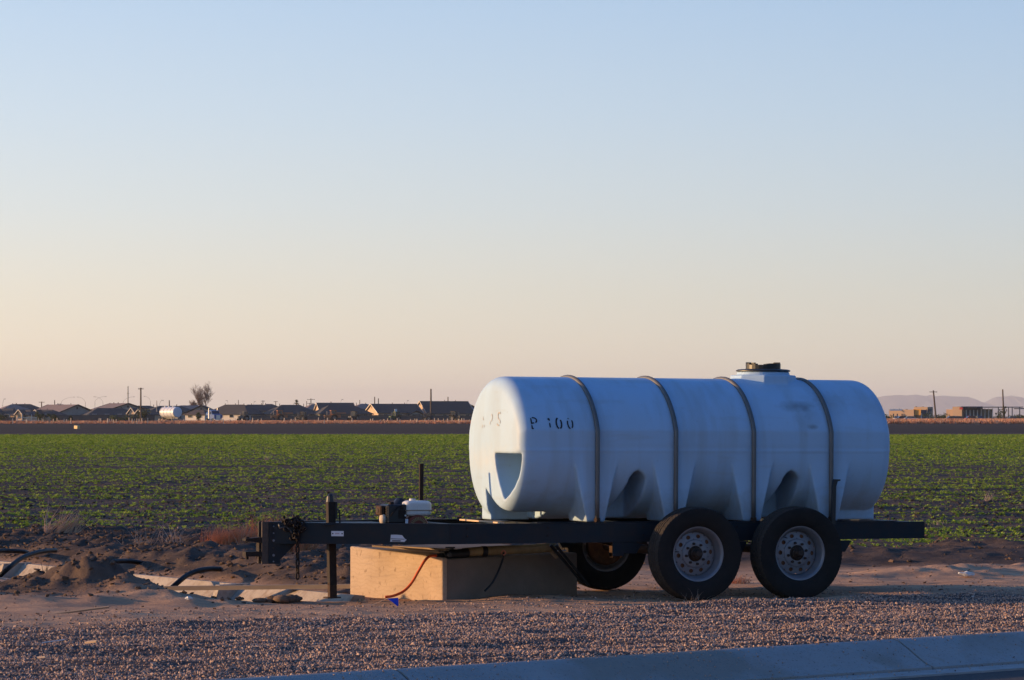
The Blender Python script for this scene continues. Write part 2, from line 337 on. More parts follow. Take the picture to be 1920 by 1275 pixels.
ys = [-15000,-6000,-2000,-700,-250,-100,-50,-25,-10,0,6,10,12,13] + np.arange(13.5, 20.2, .075).tolist() + np.arange(20.2, 33, .045).tolist()+np.arange(33, 42, .055).tolist()+np.arange(42, 47, .08).tolist()+np.arange(47, 120, .19).tolist()+np.arange(120, 313, .6).tolist()+grid_axis(313.4, 36000, 4, 1.12, 4000)
xs = np.array(xs); ys = np.array(ys); XX, YY = np.meshgrid(xs, ys)
fade = 1.0
ZZ = height(XX, YY); ZZ = np.where((YY > 700)|(YY < 10), np.where(YY < 10, -.5, 0.0), ZZ)
nx = len(xs)
def rows(j0, j1, name, m, kind='structure'):
    V = np.stack([XX[j0:j1+1].ravel(), YY[j0:j1+1].ravel(), ZZ[j0:j1+1].ravel()], 1)
    nr = j1-j0; i = np.arange(nx-1)[None,:]; j = np.arange(nr)[:,None]; a = (j*nx+i)
    F = np.stack([a, a+1, a+1+nx, a+nx], -1).reshape(-1,4)
    o = bigmesh(name, V, F, m); tag(o, kind=kind); return o
jA = int(np.searchsorted(ys, 45.2)); jB = int(np.searchsorted(ys, 313.3))
# near ground carries three real soils: gravel bed, packed dirt, turned bank soil
def near_mat():
    m = bpy.data.materials.new('near_soil'); m.use_nodes = True; t = m.node_tree; b = t.nodes['Principled BSDF']; n = t.nodes; l = t.links
    b.inputs['Roughness'].default_value = .95; b.inputs['Specular IOR Level'].default_value = .08
    at_ = n.new('ShaderNodeAttribute'); at_.attribute_name = 'zone'; sp = n.new('ShaderNodeSeparateColor'); l.new(at_.outputs['Color'], sp.inputs[0])
    tcn = n.new('ShaderNodeTexCoord')
    def nz(scale, det=7, st=(1,1,1)):
        mp = n.new('ShaderNodeMapping'); mp.inputs['Scale'].default_value = st; l.new(tcn.outputs['Object'], mp.inputs[0])
        q = n.new('ShaderNodeTexNoise'); q.inputs['Scale'].default_value = scale; q.inputs['Detail'].default_value = det; q.inputs['Roughness'].default_value = .7; l.new(mp.outputs[0], q.inputs['Vector']); return q.outputs[0]
    def mix(a, bb, f, lo=None, hi=None):
        mx = n.new('ShaderNodeMix'); mx.data_type = 'RGBA'
        for k, v in ((6,a),(7,bb)):
            if isinstance(v, tuple): mx.inputs[k].default_value = (*v,1)
            else: l.new(v, mx.inputs[k])
        if lo is not None:
            mr = n.new('ShaderNodeMapRange'); mr.inputs[1].default_value = lo; mr.inputs[2].default_value = hi; l.new(f, mr.inputs[0]); f = mr.outputs[0]
        l.new(f, mx.inputs[0]); return mx.outputs[2]
    dirt = mix((.58,.355,.215), (.34,.205,.135), nz(1.6,8,(.5,1.6,1)), .36, .66); dirt = mix(dirt, (.70,.45,.28), nz(5,5,(.35,2,1)), .56, .75)
    grav = mix((.15,.115,.10), (.07,.055,.052), nz(22,6), .4, .62)
    bank = mix((.135,.092,.068), (.07,.051,.042), nz(3,8), .4, .62)
    c = mix(dirt, grav, sp.outputs[0]); c = mix(c, bank, sp.outputs[1]); l.new(c, b.inputs['Base Color'])
    bp = n.new('ShaderNodeBump'); bp.inputs['Strength'].default_value = .9; bp.inputs['Distance'].default_value = .012; l.new(nz(38,8,(.8,1.2,1)), bp.inputs['Height']); l.new(bp.outputs[0], b.inputs['Normal'])
    return m
g = rows(0, jA, 'ground', near_mat())
col = g.data.color_attributes.new('zone', 'FLOAT_COLOR', 'POINT')
gx_, gy_ = XX[:jA+1].ravel(), YY[:jA+1].ravel()
gm = sst(-(gy_-(27.3+.578*gx_)+.5*fbm(gx_*1.5,gy_*1.5,3,90))/.5)
bmk = np.clip(sst((gy_-ystart(gx_)-.1)/.8)+np.exp(-((gx_+3.9)/1.5)**4-((gy_-29.5)/.9)**4),0,1)
cc = np.stack([gm, bmk, 0*gm, 0*gm+1], 1).astype(np.float32); col.data.foreach_set('color', cc.ravel())
rows(jA, jB, 'field', M['field'])
rows(jB, len(ys)-1, 'fallow_land', M['far'])

# ---- scatter: points that carry instances (for what nobody could count)
def scatter(name, P, S, ROT, variants, m, label=None):
    me = bpy.data.meshes.new(name); me.vertices.add(len(P)); me.vertices.foreach_set('co', np.asarray(P, np.float32).ravel())
    for nm, arr in (('scl', S), ('rot', ROT)):
        a = me.attributes.new(nm, 'FLOAT_VECTOR', 'POINT'); a.data.foreach_set('vector', np.asarray(arr, np.float32).ravel())
    me.update(); o = link(name, me); 
    ng = bpy.data.node_groups.new(name, 'GeometryNodeTree'); ng.interface.new_socket('Geometry', in_out='INPUT', socket_type='NodeSocketGeometry'); ng.interface.new_socket('Geometry', in_out='OUTPUT', socket_type='NodeSocketGeometry')
    gi = ng.nodes.new('NodeGroupInput'); go = ng.nodes.new('NodeGroupOutput'); ip = ng.nodes.new('GeometryNodeInstanceOnPoints'); jn = ng.nodes.new('GeometryNodeJoinGeometry')
    for k, vm in enumerate(variants):
        vm.materials.clear(); vm.materials.append(m)
        so_ = bpy.data.objects.new(name+'_piece', vm); oi = ng.nodes.new('GeometryNodeObjectInfo'); oi.inputs['Object'].default_value = so_; oi.inputs['As Instance'].default_value = True
        ng.links.new(oi.outputs['Geometry'], jn.inputs[0])
    ng.links.new(gi.outputs[0], ip.inputs['Points']); ng.links.new(jn.outputs[0], ip.inputs['Instance']); ip.inputs['Pick Instance'].default_value = True
    for nm, sk in (('scl','Scale'),('rot','Rotation')):
        na = ng.nodes.new('GeometryNodeInputNamedAttribute'); na.data_type = 'FLOAT_VECTOR'; na.inputs['Name'].default_value = nm
        ng.links.new(na.outputs['Attribute'], ip.inputs[sk])
    ng.links.new(ip.outputs[0], go.inputs[0]); md = o.modifiers.new('scatter', 'NODES'); md.node_group = ng
    tag(o, label, kind='stuff'); return o
def rock(seed, rough=.25, sub=1, flat=.8):
    bm = bmesh.new(); bmesh.ops.create_icosphere(bm, subdivisions=sub, radius=.5); r = random.Random(seed)
    ax = [r.uniform(.75,1.2), r.uniform(.75,1.1), flat*r.uniform(.7,1.1)]
    for v in bm.verts:
        k = 1+r.uniform(-rough, rough); v.co = Vector((v.co.x*ax[0], v.co.y*ax[1], v.co.z*ax[2]))*k
    me = bpy.data.meshes.new('piece'); bm.to_mesh(me); bm.free(); return me
def rot_rand(n, tilt=3.14):
    return np.stack([rng.uniform(-tilt,tilt,n), rng.uniform(-tilt,tilt,n), rng.uniform(-3.14,3.14,n)],1)
# gravel
n = 900000; px_ = rng.uniform(-9.0,8.0,n); py_ = rng.uniform(15.0,33.0,n)
s_ = (px_-CP[0])*CN[0]+(py_-CP[1])*CN[1]; gl = py_-(27.3+.578*px_)
keep = (s_ > -.01-.035*rng.random(n)) & (gl+.45*fbm(px_*1.5,py_*1.5,3,90) < .0-.5*rng.random(n)**1.0)
keep &= rng.random(n) < .72+.5*fbm(px_*.8,py_*2.5,3,95)
extra = (s_ > 0)&(gl >= 0)&(gl < 1.6)&(rng.random(n) < .05)
keep |= extra
px_, py_ = px_[keep], py_[keep]; n = len(px_)
sz = .0065+.0115*rng.random(n)**2.4; z_ = height(px_, py_)+sz*.15
S = np.stack([sz*rng.uniform(.8,1.5,n)*1.15, sz*rng.uniform(.8,1.4,n)*1.15, sz],1)*1.15
scatter('gravel', np.stack([px_,py_,z_],1), S, rot_rand(n), [rock(k,.22,1) for k in range(5)], M['stone'], 'loose pinkish brown gravel between kerb and dirt track')
n = 5200; a_ = rng.uniform(-12,12,n); s_ = -.02-.62*rng.random(n)**1.7; zz_ = np.interp(-s_, [.02,.09,.18,.28,.35,.40,.415,.70], [.010,-.004,-.052,-.112,-.147,-.160,-.176,-.176]); kz = (fbm(a_*.9,a_*0+3,3,5) > -.15)|(s_ > -.07)|(s_ < -.36); a_, s_, zz_ = a_[kz], s_[kz], zz_[kz]; n = len(a_); sz = .004+.009*rng.random(n)**3
scatter('grit', np.stack([CP[0]+CD[0]*a_+CN[0]*s_, CP[1]+CD[1]*a_+CN[1]*s_, zz_+sz*.3],1), np.stack([sz*1.2,sz,sz],1), rot_rand(n), [rock(k,.22,1) for k in range(3)], M['stone'], 'stray gravel grit spilled over kerb and gutter')
# clods and pebbles on dirt and bank
def clods(name, n, x0,x1,y0,y1, dens, smin, smax, m, label, pw=3):
    X = rng.uniform(x0,x1,n); Y = rng.uniform(y0,y1,n); k = rng.random(n) < dens(X,Y); X, Y = X[k], Y[k]; n = len(X)
    sz = smin+(smax-smin)*rng.random(n)**pw
    return scatter(name, np.stack([X,Y,height(X,Y)+sz*.12],1), np.stack([sz*rng.uniform(.8,1.5,n), sz*rng.uniform(.8,1.3,n), sz*rng.uniform(.6,1,n)],1), rot_rand(n,.6), [rock(100+k,.42,1,.65) for k in range(6)], m, label)
def in_ditch(X,Y):
    t = (X-LP[0])*LN[0]+(Y-LP[1])*LN[1]; a = (X-LP[0])*LD[0]+(Y-LP[1])*LD[1]; return (t > -.12)&(t < 1.12)&(a > -.3)
clods('bank_clods', 130000, -9,9,28,45, lambda X,Y: (np.clip(sst((Y-ystart(X))/.8)*(1-sst((Y-43)/3))+np.exp(-((X+3.9)/1.6)**4-((Y-29.4)/.9)**4),0,1)*(.35+.65*(fbm(X*.8,Y*.8,2,7)>0)))*(~in_ditch(X,Y))*(1-.8*sst((X-.3)/1.6)), .008, .062, M['clod'], 'broken soil clods on the spoil bank behind ditch and trailer', 6)
clods('track_pebbles', 14000, -7,7,24,34, lambda X,Y: ((Y > 27.0+.578*X)&(Y < ystart(X)+.3)&(~in_ditch(X,Y)))*.8, .004, .028, M['clod'], 'small pebbles and crumbs on the dirt track', 4)
clods('field_clods', 60000, -14,14,44,85, lambda X,Y: (abs(X) < 2+.15*Y)*(.9-.6*sst((Y-60)/25)), .015, .07, M['clodf'], 'dark soil clods between the crop rows', 2.5)
# crop
def sprig(seed, nb=9):
    r = random.Random(seed); mb = MB()
    for k in range(nb):
        a = r.uniform(0,6.28); tl = r.uniform(.25,1.1); ln = r.uniform(.6,1.1); d = Vector((math.cos(a)*math.cos(tl), math.sin(a)*math.cos(tl), math.sin(tl))); s2 = Vector((-math.sin(a), math.cos(a), 0))*r.uniform(.12,.2)
        b0 = Vector((r.uniform(-.25,.25), r.uniform(-.25,.25), 0)); p1 = b0+d*ln*.55; p2 = b0+d*ln+Vector((0,0,-.12))
        mb.add([b0, p1-s2, p1+s2, p2], [(0,1,2),(1,3,2)])
    return mb.mesh('sprig', fix=False)
def crop_layer(y0, y1, nper, size, row=.95):
    area_n = int(nper*(y1-y0)*((y0+y1)*.5*.36+14)); Y = np.sqrt(rng.uniform(y0*y0, y1*y1, area_n)); X = rng.uniform(-1,1,area_n)*(Y*.175+7.0)
    ph = Y*2*math.pi/row+.5*fbm(X*.05,Y*.05,2,81)
    pr = (.14+.86*sst((np.sin(ph)+.35)/.9))*np.clip(.52+.75*fbm(X*.03,Y*1.9,2,202)+.9*fbm(X*.10,Y*.8,3,200)+.55*fbm(X*.5,Y*1.7,3,205)+.7*fbm(X*1.3,Y*2.4,2,210)+.35*sst((Y-90)/120), 0, 1)
    pr = pr*sst((Y-45.5+7.0*sst((X-.5)/2.5))/2.5)
    k = rng.random(area_n) < pr; X, Y = X[k], Y[k]; n = len(X); sz = size*rng.uniform(.5,1.35,n)
    return np.stack([X,Y,height(X,Y)],1), sz
Ps, Zs = [], []
for a in ((39,58,150,.046),(58,80,110,.048),(80,120,82,.056),(120,190,42,.078),(190,284,27,.11)):
    p_, z_ = crop_layer(*a); Ps.append(p_); Zs.append(z_)
P = np.concatenate(Ps); Z = np.concatenate(Zs); n = len(P)
print('crop', n)
scatter('crop_plants', P, np.stack([Z*rng.uniform(.9,1.5,n), Z*rng.uniform(.9,1.4,n), Z*rng.uniform(.7,1.1,n)],1), np.stack([rng.uniform(-.2,.2,n), rng.uniform(-.2,.2,n), rng.uniform(-3.14,3.14,n)],1), [sprig(k) for k in range(6)], M['crop'], 'low green crop growing in rows across the field')

# ================================================================= kerb, gutter, road
def cpt(s, a, z): return Vector((CP[0]+CD[0]*a+CN[0]*s, CP[1]+CD[1]*a+CN[1]*s, z))
curb = empty('curb', (CP[0],CP[1],0), 0); tag(curb, kind='structure'); curb.rotation_euler = (0,0,math.atan2(CD[1],CD[0]))
prof = [(.02,-.12),(.02,.004),(-.03,.010),(-.09,-.004),(-.18,-.052),(-.28,-.112),(-.35,-.147),(-.40,-.160),(-.40,-.30),(.02,-.30)]
J0 = 1.93; SP = 4.33
me_c = None
for k in range(-5, 6):
    mb = MB(); mb.prism([(p[0],p[1]) for p in prof], .011, SP-.011, 'yz')
    if me_c is None:
        o = obj('curb_segment', mb, M['curb'], curb, smooth=25, loc=(J0+SP*k,0,0)); me_c = o.data
        md = None
    else: o = link('curb_segment', me_c, None, curb, loc=(J0+SP*k,0,0))
mb = MB(); mb.box((-24,-.70,-.30), (26,-.415,-.176)); o = obj('gutter', mb, M['gutter']); o.location = (CP[0],CP[1],0); o.rotation_euler = curb.rotation_euler; tag(o, kind='structure')
mb = MB(); mb.box((-24,-.4155,-.30), (26,-.3995,-.182)); o = obj('joint_dirt', mb, M['bank'])
o.location = (CP[0],CP[1],0); o.rotation_euler = curb.rotation_euler; tag(o, kind='structure')
mb = MB(); mb.add([(-60,-30,-.19),(60,-30,-.19),(60,-.69,-.19),(-60,-.69,-.19)], [(0,1,2,3)]); o = obj('road', mb, M['asphalt']); o.location = (CP[0],CP[1],0); o.rotation_euler = curb.rotation_euler; tag(o, kind='structure')

# ================================================================= irrigation ditch
def dpt(t, a, z): return Vector((LP[0]+LD[0]*a+LN[0]*t, LP[1]+LD[1]*a+LN[1]*t, z))
ditch = empty('concrete_ditch', (LP[0],LP[1],0)); tag(ditch, 'pale concrete lined irrigation ditch running off to the left', 'ditch')
prof = [(-.10,-.02),(-.10,.025),(0,.03),(.40,-.40),(.72,-.40),(1.10,.0),(1.18,.0),(1.18,-.06),(.76,-.47),(.36,-.47),(-.04,-.05)]
for k in range(10):
    mb = MB(); a0 = -.2+k*2.5+(.004 if k else 0); a1 = -.2+(k+1)*2.5-.004
    n0 = len(prof); V = [dpt(p[0],a0,p[1])-Vector((LP[0],LP[1],0)) for p in prof]+[dpt(p[0],a1,p[1])-Vector((LP[0],LP[1],0)) for p in prof]
    mb.add(V, [tuple(range(n0)), tuple(range(n0,2*n0))]+[(i,(i+1)%n0,n0+(i+1)%n0,n0+i) for i in range(n0)])
    obj('lining_slab', mb, M['lining'], ditch)
for a in (1.95, 7.05, 12.0):
    mb = MB(); O_ = Vector((LP[0],LP[1],0))
    f = [(0.0,.035),(.30,-.10),(.34,-.42),(.30,-.42)]
    f = [(-.08,.04),(.22,.03),(.36,-.40),(.1,-.40)]
    V = [dpt(p[0],a,p[1])-O_ for p in f]+[dpt(p[0],a+.09,p[1])-O_ for p in f]
    mb.add(V, [(0,1,2,3),(7,6,5,4)]+[(i,(i+1)%4,4+(i+1)%4,4+i) for i in range(4)]); obj('buttress', mb, M['lining'], ditch)

# concrete block (head wall)
def wp(px, py, Y): return at(px,py,Y)
blk = empty('concrete_block', (-.57,29.0,0), 0, 'weathered tan concrete block under the trailer tongue', 'concrete block')
A = wp(830,1046,28.95); B = wp(656,1024,29.85); Cc = wp(1085,1034,29.95); 
Dd = B+(Cc-A)
O_ = Vector((-.57,29.0,0)); mb = MB()
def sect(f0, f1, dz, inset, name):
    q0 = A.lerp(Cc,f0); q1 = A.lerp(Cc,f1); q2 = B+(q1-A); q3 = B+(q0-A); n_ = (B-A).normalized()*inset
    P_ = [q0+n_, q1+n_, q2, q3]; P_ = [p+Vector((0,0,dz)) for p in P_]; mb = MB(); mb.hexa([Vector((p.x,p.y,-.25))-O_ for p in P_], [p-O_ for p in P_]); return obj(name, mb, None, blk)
o = sect(0,.035,0,0,'front_section'); o2 = sect(.0355,1,-.012,.012,'rear_section')  # block split so its unlit long side can carry a darker colour
bv = o.modifiers.new('bevel','BEVEL'); bv.width = .012; bv.segments = 2
def block_mat():
    m = mat('block_concrete', (.50,.37,.26), .9, spec=.15, bump=(60,.5,.006)); t = m.node_tree; n = t.nodes; l = t.links; b = n['Principled BSDF']; tcn = n.new('ShaderNodeTexCoord')
    def nz(s, st): 
        mp = n.new('ShaderNodeMapping'); mp.inputs['Scale'].default_value = st; l.new(tcn.outputs['Object'], mp.inputs[0]); q = n.new('ShaderNodeTexNoise'); q.inputs['Scale'].default_value = s; q.inputs['Detail'].default_value = 7; q.inputs['Distortion'].default_value = .6; l.new(mp.outputs[0], q.inputs['Vector']); return q.outputs[0]
    cur = (.50,.37,.26)
    for f, lo, hi, c, a in ((nz(2.5,(1,1,1)),.40,.66,(.40,.29,.20),1), (nz(2.2,(1,1,14)),.55,.66,(.36,.27,.20),.55), (nz(26,(1,1,.6)),.62,.70,(.22,.15,.10),.75), (nz(5,(1,1,1)),.60,.72,(.30,.21,.15),.6), (nz(1.3,(1,1,.5)),.58,.72,(.62,.54,.44),.8)):
        mr = n.new('ShaderNodeMapRange'); mr.inputs[1].default_value = lo; mr.inputs[2].default_value = hi; mr.inputs[4].default_value = a; l.new(f, mr.inputs[0])
        mx = n.new('ShaderNodeMix'); mx.data_type = 'RGBA'; l.new(mr.outputs[0], mx.inputs[0]); mx.inputs[7].default_value = (*c,1)
        if isinstance(cur, tuple): mx.inputs[6].default_value = (*cur,1)
        else: l.new(cur, mx.inputs[6])
        cur = mx.outputs[2]
    wv = n.new('ShaderNodeTexWave'); wv.wave_type = 'BANDS'; wv.bands_direction = 'Z'; wv.inputs['Scale'].default_value = 9; wv.inputs['Distortion'].default_value = 16; wv.inputs['Detail'].default_value = 5; wv.inputs['Detail Scale'].default_value = .55; l.new(tcn.outputs['Object'], wv.inputs['Vector'])
    mr = n.new('ShaderNodeMapRange'); mr.inputs[1].default_value = .7; mr.inputs[2].default_value = 1; mr.inputs[4].default_value = .2; l.new(wv.outputs['Fac'], mr.inputs[0]); mx = n.new('ShaderNodeMix'); mx.data_type = 'RGBA'; l.new(mr.outputs[0], mx.inputs[0]); mx.inputs[7].default_value = (.30,.20,.13,1); l.new(cur, mx.inputs[6]); cur = mx.outputs[2]
    l.new(cur, b.inputs['Base Color']); return m
o.data.materials.append(block_mat()); bv = o2.modifiers.new('bevel','BEVEL'); bv.width = .015; bv.segments = 2; o2.data.materials.append(mat('shaded_grey_concrete', (.25,.195,.15), .92, spec=.1, noise=(4,(.17,.13,.10),.8), bump=(60,.5,.006)))  # greyer concrete, darkened further: shade of the unlit long side in its colour
# two pale form boards lying along its top
for (p, q, wd) in ((wp(700,1026,29.6), wp(826,1036,29.15), .035), (wp(740,1027,30.0), wp(842,1033,29.4), .045)):
    mb = MB(); d = (q-p); q_ = d.to_track_quat('X','Z').to_matrix().to_4x4(); mb.box((0,-wd/2,0),(d.length,wd/2,.014), q_)
    o = obj('loose_lath', mb, M['timber'], loc=p+Vector((0,0,.003))); tag(o, ('thin' if wd < .04 else 'wider second')+' pale lath lying on top of the concrete block', 'lath', 'laths on the concrete block')

# ================================================================= trailer
TH = R(21.0); ORG = Vector((1.537, 28.9, 0)); PITCH = R(.36)
TM = Matrix.Translation(ORG) @ Matrix.Rotation(TH,4,'Z') @ Matrix.Rotation(PITCH,4,'Y')
def troot(name, label, cat, loc=(0,0,0)):
    o = bpy.data.objects.new(name, None); C.objects.link(o); o.matrix_world = TM @ Matrix.Translation(Vector(loc)); o.empty_display_size = .2
    return tag(o, label, cat)
trailer = troot('water_trailer', 'dark navy steel tandem axle trailer carrying the water tank', 'trailer')
FT = .632          # top of frame rails, local
def solve_u(px, v):   # local u whose point on plane v projects to column px
    lo, hi = -5.0, 5.0
    for _ in range(50):
        m_ = (lo+hi)/2; p = TM @ Vector((m_,v,1.2)); q = 960+FPX*p.x/p.y
        if q < px: lo = m_
        else: hi = m_
    return lo
def beam(name, p0, p1, h0, h1, facing, parent=trailer):   # channel beam; web on the outside
    p0 = Vector(p0); p1 = Vector(p1); d = p1-p0; Ln = d.length; ang = math.atan2(d.y,d.x); fl = .055; tw = .007; s = facing
    mb = MB(); prof0 = lambda h: [(0,0),(fl*s,0),(fl*s,-.009),(tw*s,-.011),(tw*s,-h+.011),(fl*s,-h+.009),(fl*s,-h),(0,-h)]
    a, b = prof0(h0), prof0(h1); n0 = 8
    V = [(0,p[0],p[1]) for p in a]+[(Ln,p[0],p[1]) for p in b]
    mb.add(V, [tuple(range(n0)), tuple(range(n0,2*n0))]+[(i,(i+1)%n0,n0+(i+1)%n0,n0+i) for i in range(n0)])
    o = obj(name, mb, M['navy'], parent, loc=p0, rot=(0,0,ang)); return o
VN, VF = .36, 1.81
beam('frame_rail', (-2.05,VN,FT), (2.262,VN,FT), .165, .142, 1); beam('frame_rail', (-2.05,VF,FT), (2.262,VF,FT), .165, .142, -1)
beam('tongue_beam', (-3.40,.97,FT+.001), (-2.052,VN,FT+.001), .172, .166, 1); beam('tongue_beam', (-3.40,1.14,FT+.001), (-2.052,VF,FT+.001), .172, .166, -1)
for u in (-2.0,-1.2,-.35,.5,1.3,2.2):
    mb = MB(); mb.box((u-.035,VN+.06,FT-.13),(u+.035,VF-.06,FT-.004)); obj('cross_member', mb, M['navy'], trailer)
mb = MB(); mb.prism([(-2.06,VN+.012),(-1.3,VN+.012),(-1.3,VF-.012),(-2.06,VF-.012),(-2.35,1.6),(-2.35,.58)], FT-.062, FT-.056, 'xy'); obj('front_deck_plate', mb, M['plate'] if False else M['rust'], trailer)
mb = MB(); mb.box((-3.0,.74,FT-.016),(-2.36,1.43,FT-.008)); obj('engine_plate', mb, M['navy'], trailer)
mb = MB(); mb.box((-1.29,VN+.01,FT+.0035),(2.0,VN+.13,FT+.009)); mb.box((-1.29,VF-.13,FT+.0035),(2.0,VF-.01,FT+.009)); obj('bearing_strip', mb, M['navy'], trailer)
mb = MB(); mb.box((-1.62,VN+.012,FT+.001),(-1.575,VN+.95,FT+.013)); obj('front_stop_bar', mb, M['palewood'], trailer)
for u in (-1.9,-1.2,-.35,.5,1.3):    # weld seams and bolt heads where the cross members meet the rail
    for dz in (-.035,-.10):
        mb = MB(); mb.cyl((u,VN+.001,FT+dz),(u,VN-.007,FT+dz),.009,n=6); obj('bolt', mb, M['rustdark'], trailer)
# hitch end
hitch = bpy.data.objects.new('hitch', None); C.objects.link(hitch); hitch.parent = trailer; hitch.location = (-3.40,0,0)
for v_ in (.955,1.055):
    mb = MB(); mb.box((-.055,v_,FT-.335),(.0,v_+.017,FT+.006)); obj('flange_bar', mb, M['navyrust'], hitch)
mb = MB(); mb.box((-.012,.973,FT-.335),(-.002,1.054,FT+.002)); obj('end_plate', mb, M['black'], hitch)
mb = MB(); mb.box((.001,.948,FT-.335),(.10,.968,FT+.006)); mb.prism([(.1003,FT-.30),(.1003,FT-.172),(.23,FT-.172)], .950,.966,'xz'); obj('side_plate', mb, M['navy'], hitch)
for zz in (-.03,-.085,-.145,-.205,-.265,-.315):
    mb = MB(); mb.cyl((.04,.949,FT+zz),(.04,.941,FT+zz),.010 if zz in(-.145,-.265) else .006,n=10); obj('bolt', mb, M['hub'] if zz == -.205 else M['rim'], hitch)
mb = MB(); mb.prism([(-.19,FT-.148),(-.056,FT-.165),(-.056,FT-.118),(-.19,FT-.130)],.96,1.06,'xz'); mb.box((-.19,.96,FT-.275),(-.056,1.06,FT-.235)); mb.box((-.075,.97,FT-.234),(-.056,1.05,FT-.166)); mb.cyl((-.165,1.01,FT-.129),(-.165,1.01,FT-.118),.02); mb.cyl((-.165,1.01,FT-.30),(-.165,1.01,FT-.276),.014)
obj('clevis', mb, M['rustdark'], hitch)
# jack
jy = .98; jx = None
jack = bpy.data.objects.new('jack', None); C.objects.link(jack); jack.parent = trailer; jack.location = (solve_u(625,jy),jy,0); jack.rotation_euler = (0,R(-1.6),0)
mb = MB(); mb.box((-.030,-.034,.12),(.030,.034,.80)); obj('jack_tube', mb, M['rustdark'], jack)
mb = MB(); mb.box((-.030,-.030,.02),(.030,.030,.14)); mb.box((-.06,-.06,.012),(.055,.06,.022)); obj('jack_foot', mb, M['rust'], jack)
mb = MB(); mb.cyl((0,0,.80),(0,0,.845),.036,.028,12); mb.cyl((0,0,.845),(0,0,.865),.028,.012,12); mb.box((.036,-.02,.66),(.052,.02,.80)); mb.tube([(.05,0,.73),(.075,0,.73),(.078,0,.60)],.008); obj('jack_head', mb, M['black'], jack)
# plates and sticker on the tongue beam
tb = Vector((-3.40,.97,FT)); td = (Vector((-2.052,VN,FT))-tb).normalized(); tn = Vector((td.y,-td.x,0))
def on_beam(px):   # distance along the tongue beam for an image column
    lo, hi = 0.0, 1.6
    for _ in range(40):
        m_ = (lo+hi)/2; p = TM @ (tb+td*m_); q = 960+FPX*p.x/p.y
        if q < px: lo = m_
        else: hi = m_
    return lo
def decal(name, px, zc, poly, m, holes=None, z=.003):
    a = on_beam(px); o_ = tb+td*a+tn*z+Vector((0,0,zc)); mb = MB()
    V = [o_+td*p[0]+Vector((0,0,p[1])) for p in poly]; V2 = [p+tn*.002 for p in V]; k = len(poly)
    mb.add(V+V2, [tuple(range(k)), tuple(range(k,2*k))]+[(i,(i+1)%k,k+(i+1)%k,k+i) for i in range(k)]); return obj(name, mb, m, trailer)
decal('name_plate', 633, -.085, [(-.05,-.021),(.05,-.021),(.05,.021),(-.05,.021)], M['plate'])
for dx in (-.038,.038): decal('rivet', 633, -.085, [(dx+.006*math.cos(k*.785), .006*math.sin(k*.785)) for k in range(8)], M['black'], z=.006)
decal('name_plate_print', 633, -.085, [(-.02,-.004),(.016,-.004),(.016,.006),(-.02,.006)], mat('faint_print',(.45,.36,.38),.7), z=.0055)
decal('sticker', 747, -.118, [(-.065,-.03),(.05,-.03),(.068,-.012),(.055,-.006),(.03,.025),(-.02,.028),(-.06,.027)], M['sticker'])
decal('sticker_print', 747, -.118, [(-.05,-.026),(.02,-.026),(.02,-.018),(-.05,-.018)], M['ink'], z=.0055)
decal('sticker_print', 747, -.118, [(-.06,-.008),(.05,-.010),(.052,-.006),(-.06,-.003)], M['ink'], z=.0055)
# safety chain: heap over the tongue beam with one length hanging
def torus_link(L_=.068, W_=.042, r=.0075):
    mb = MB(); pts = []
    for k in range(16):
        a = 2*math.pi*k/16; pts.append(((W_/2-r)*math.cos(a), 0, (W_/2-r)*math.sin(a)+(L_-W_)/2*(1 if math.sin(a) > 0 else -1)))
    mb.tube(pts, r, 6, closed=True); return mb.mesh('link', 'all')
lk = torus_link(); chain = bpy.data.objects.new('safety_chain', None); C.objects.link(chain); chain.parent = trailer
ca = on_beam(559); cpos = tb+td*ca+tn*.02
lk.materials.append(M['rustdark'])
for k in range(9):
    link('chain_link', lk, None, chain, loc=cpos+Vector((0,0,0.03-.172/2-.053*k+.05)), rot=(random.uniform(-.1,.1),random.uniform(-.05,.05),math.pi/2*(k%2)+.3)) if k >= 2 else None
lk2 = lk
r_ = random.Random(3)
for k in range(40):
    g_ = max(-1,min(1,r_.gauss(0,.45))); a = on_beam(553)+g_*(on_beam(574)-on_beam(553)); h = r_.random()**1.3*.17*(1-abs(g_)**1.5*.8)
    side = r_.choice((0,1,1))
    if side == 0: p = tb+td*a+Vector((0,r_.uniform(0,.07),.012+r_.uniform(0,.028)))
    else: p = tb+td*a+tn*(.012+r_.uniform(0,.025))+Vector((0,0,.02-h))
    link('chain_link', lk, None, chain, loc=p, rot=(r_.uniform(0,3),r_.uniform(0,3),r_.uniform(0,3)))
mb = MB(); hk = tb+td*on_beam(537)+tn*.02+Vector((0,0,-.03)); mb.tube([hk+Vector((-.06,0,.02)),hk+Vector((-.055,0,-.012)),hk,hk+Vector((.05,0,-.05)),hk+Vector((.06,0,-.06))],.008,6); obj('chain_hook', mb, M['strap'], chain, smooth='all')
# upright stake, rear post, hangers
mb = MB(); mb.box((-.016,-.012,-.10),(.016,.012,.475)); obj('stake', mb, M['rustdark'], trailer, loc=(solve_u(790,1.32),1.32,FT))
mb = MB(); mb.box((-.016,-.008,0),(.016,.008,.20)); mb.prism([(-.016,.2),(.016,.2),(.045,.30),(.055,.325),(.02,.32),(.004,.30)], -.008,.008,'xz'); 
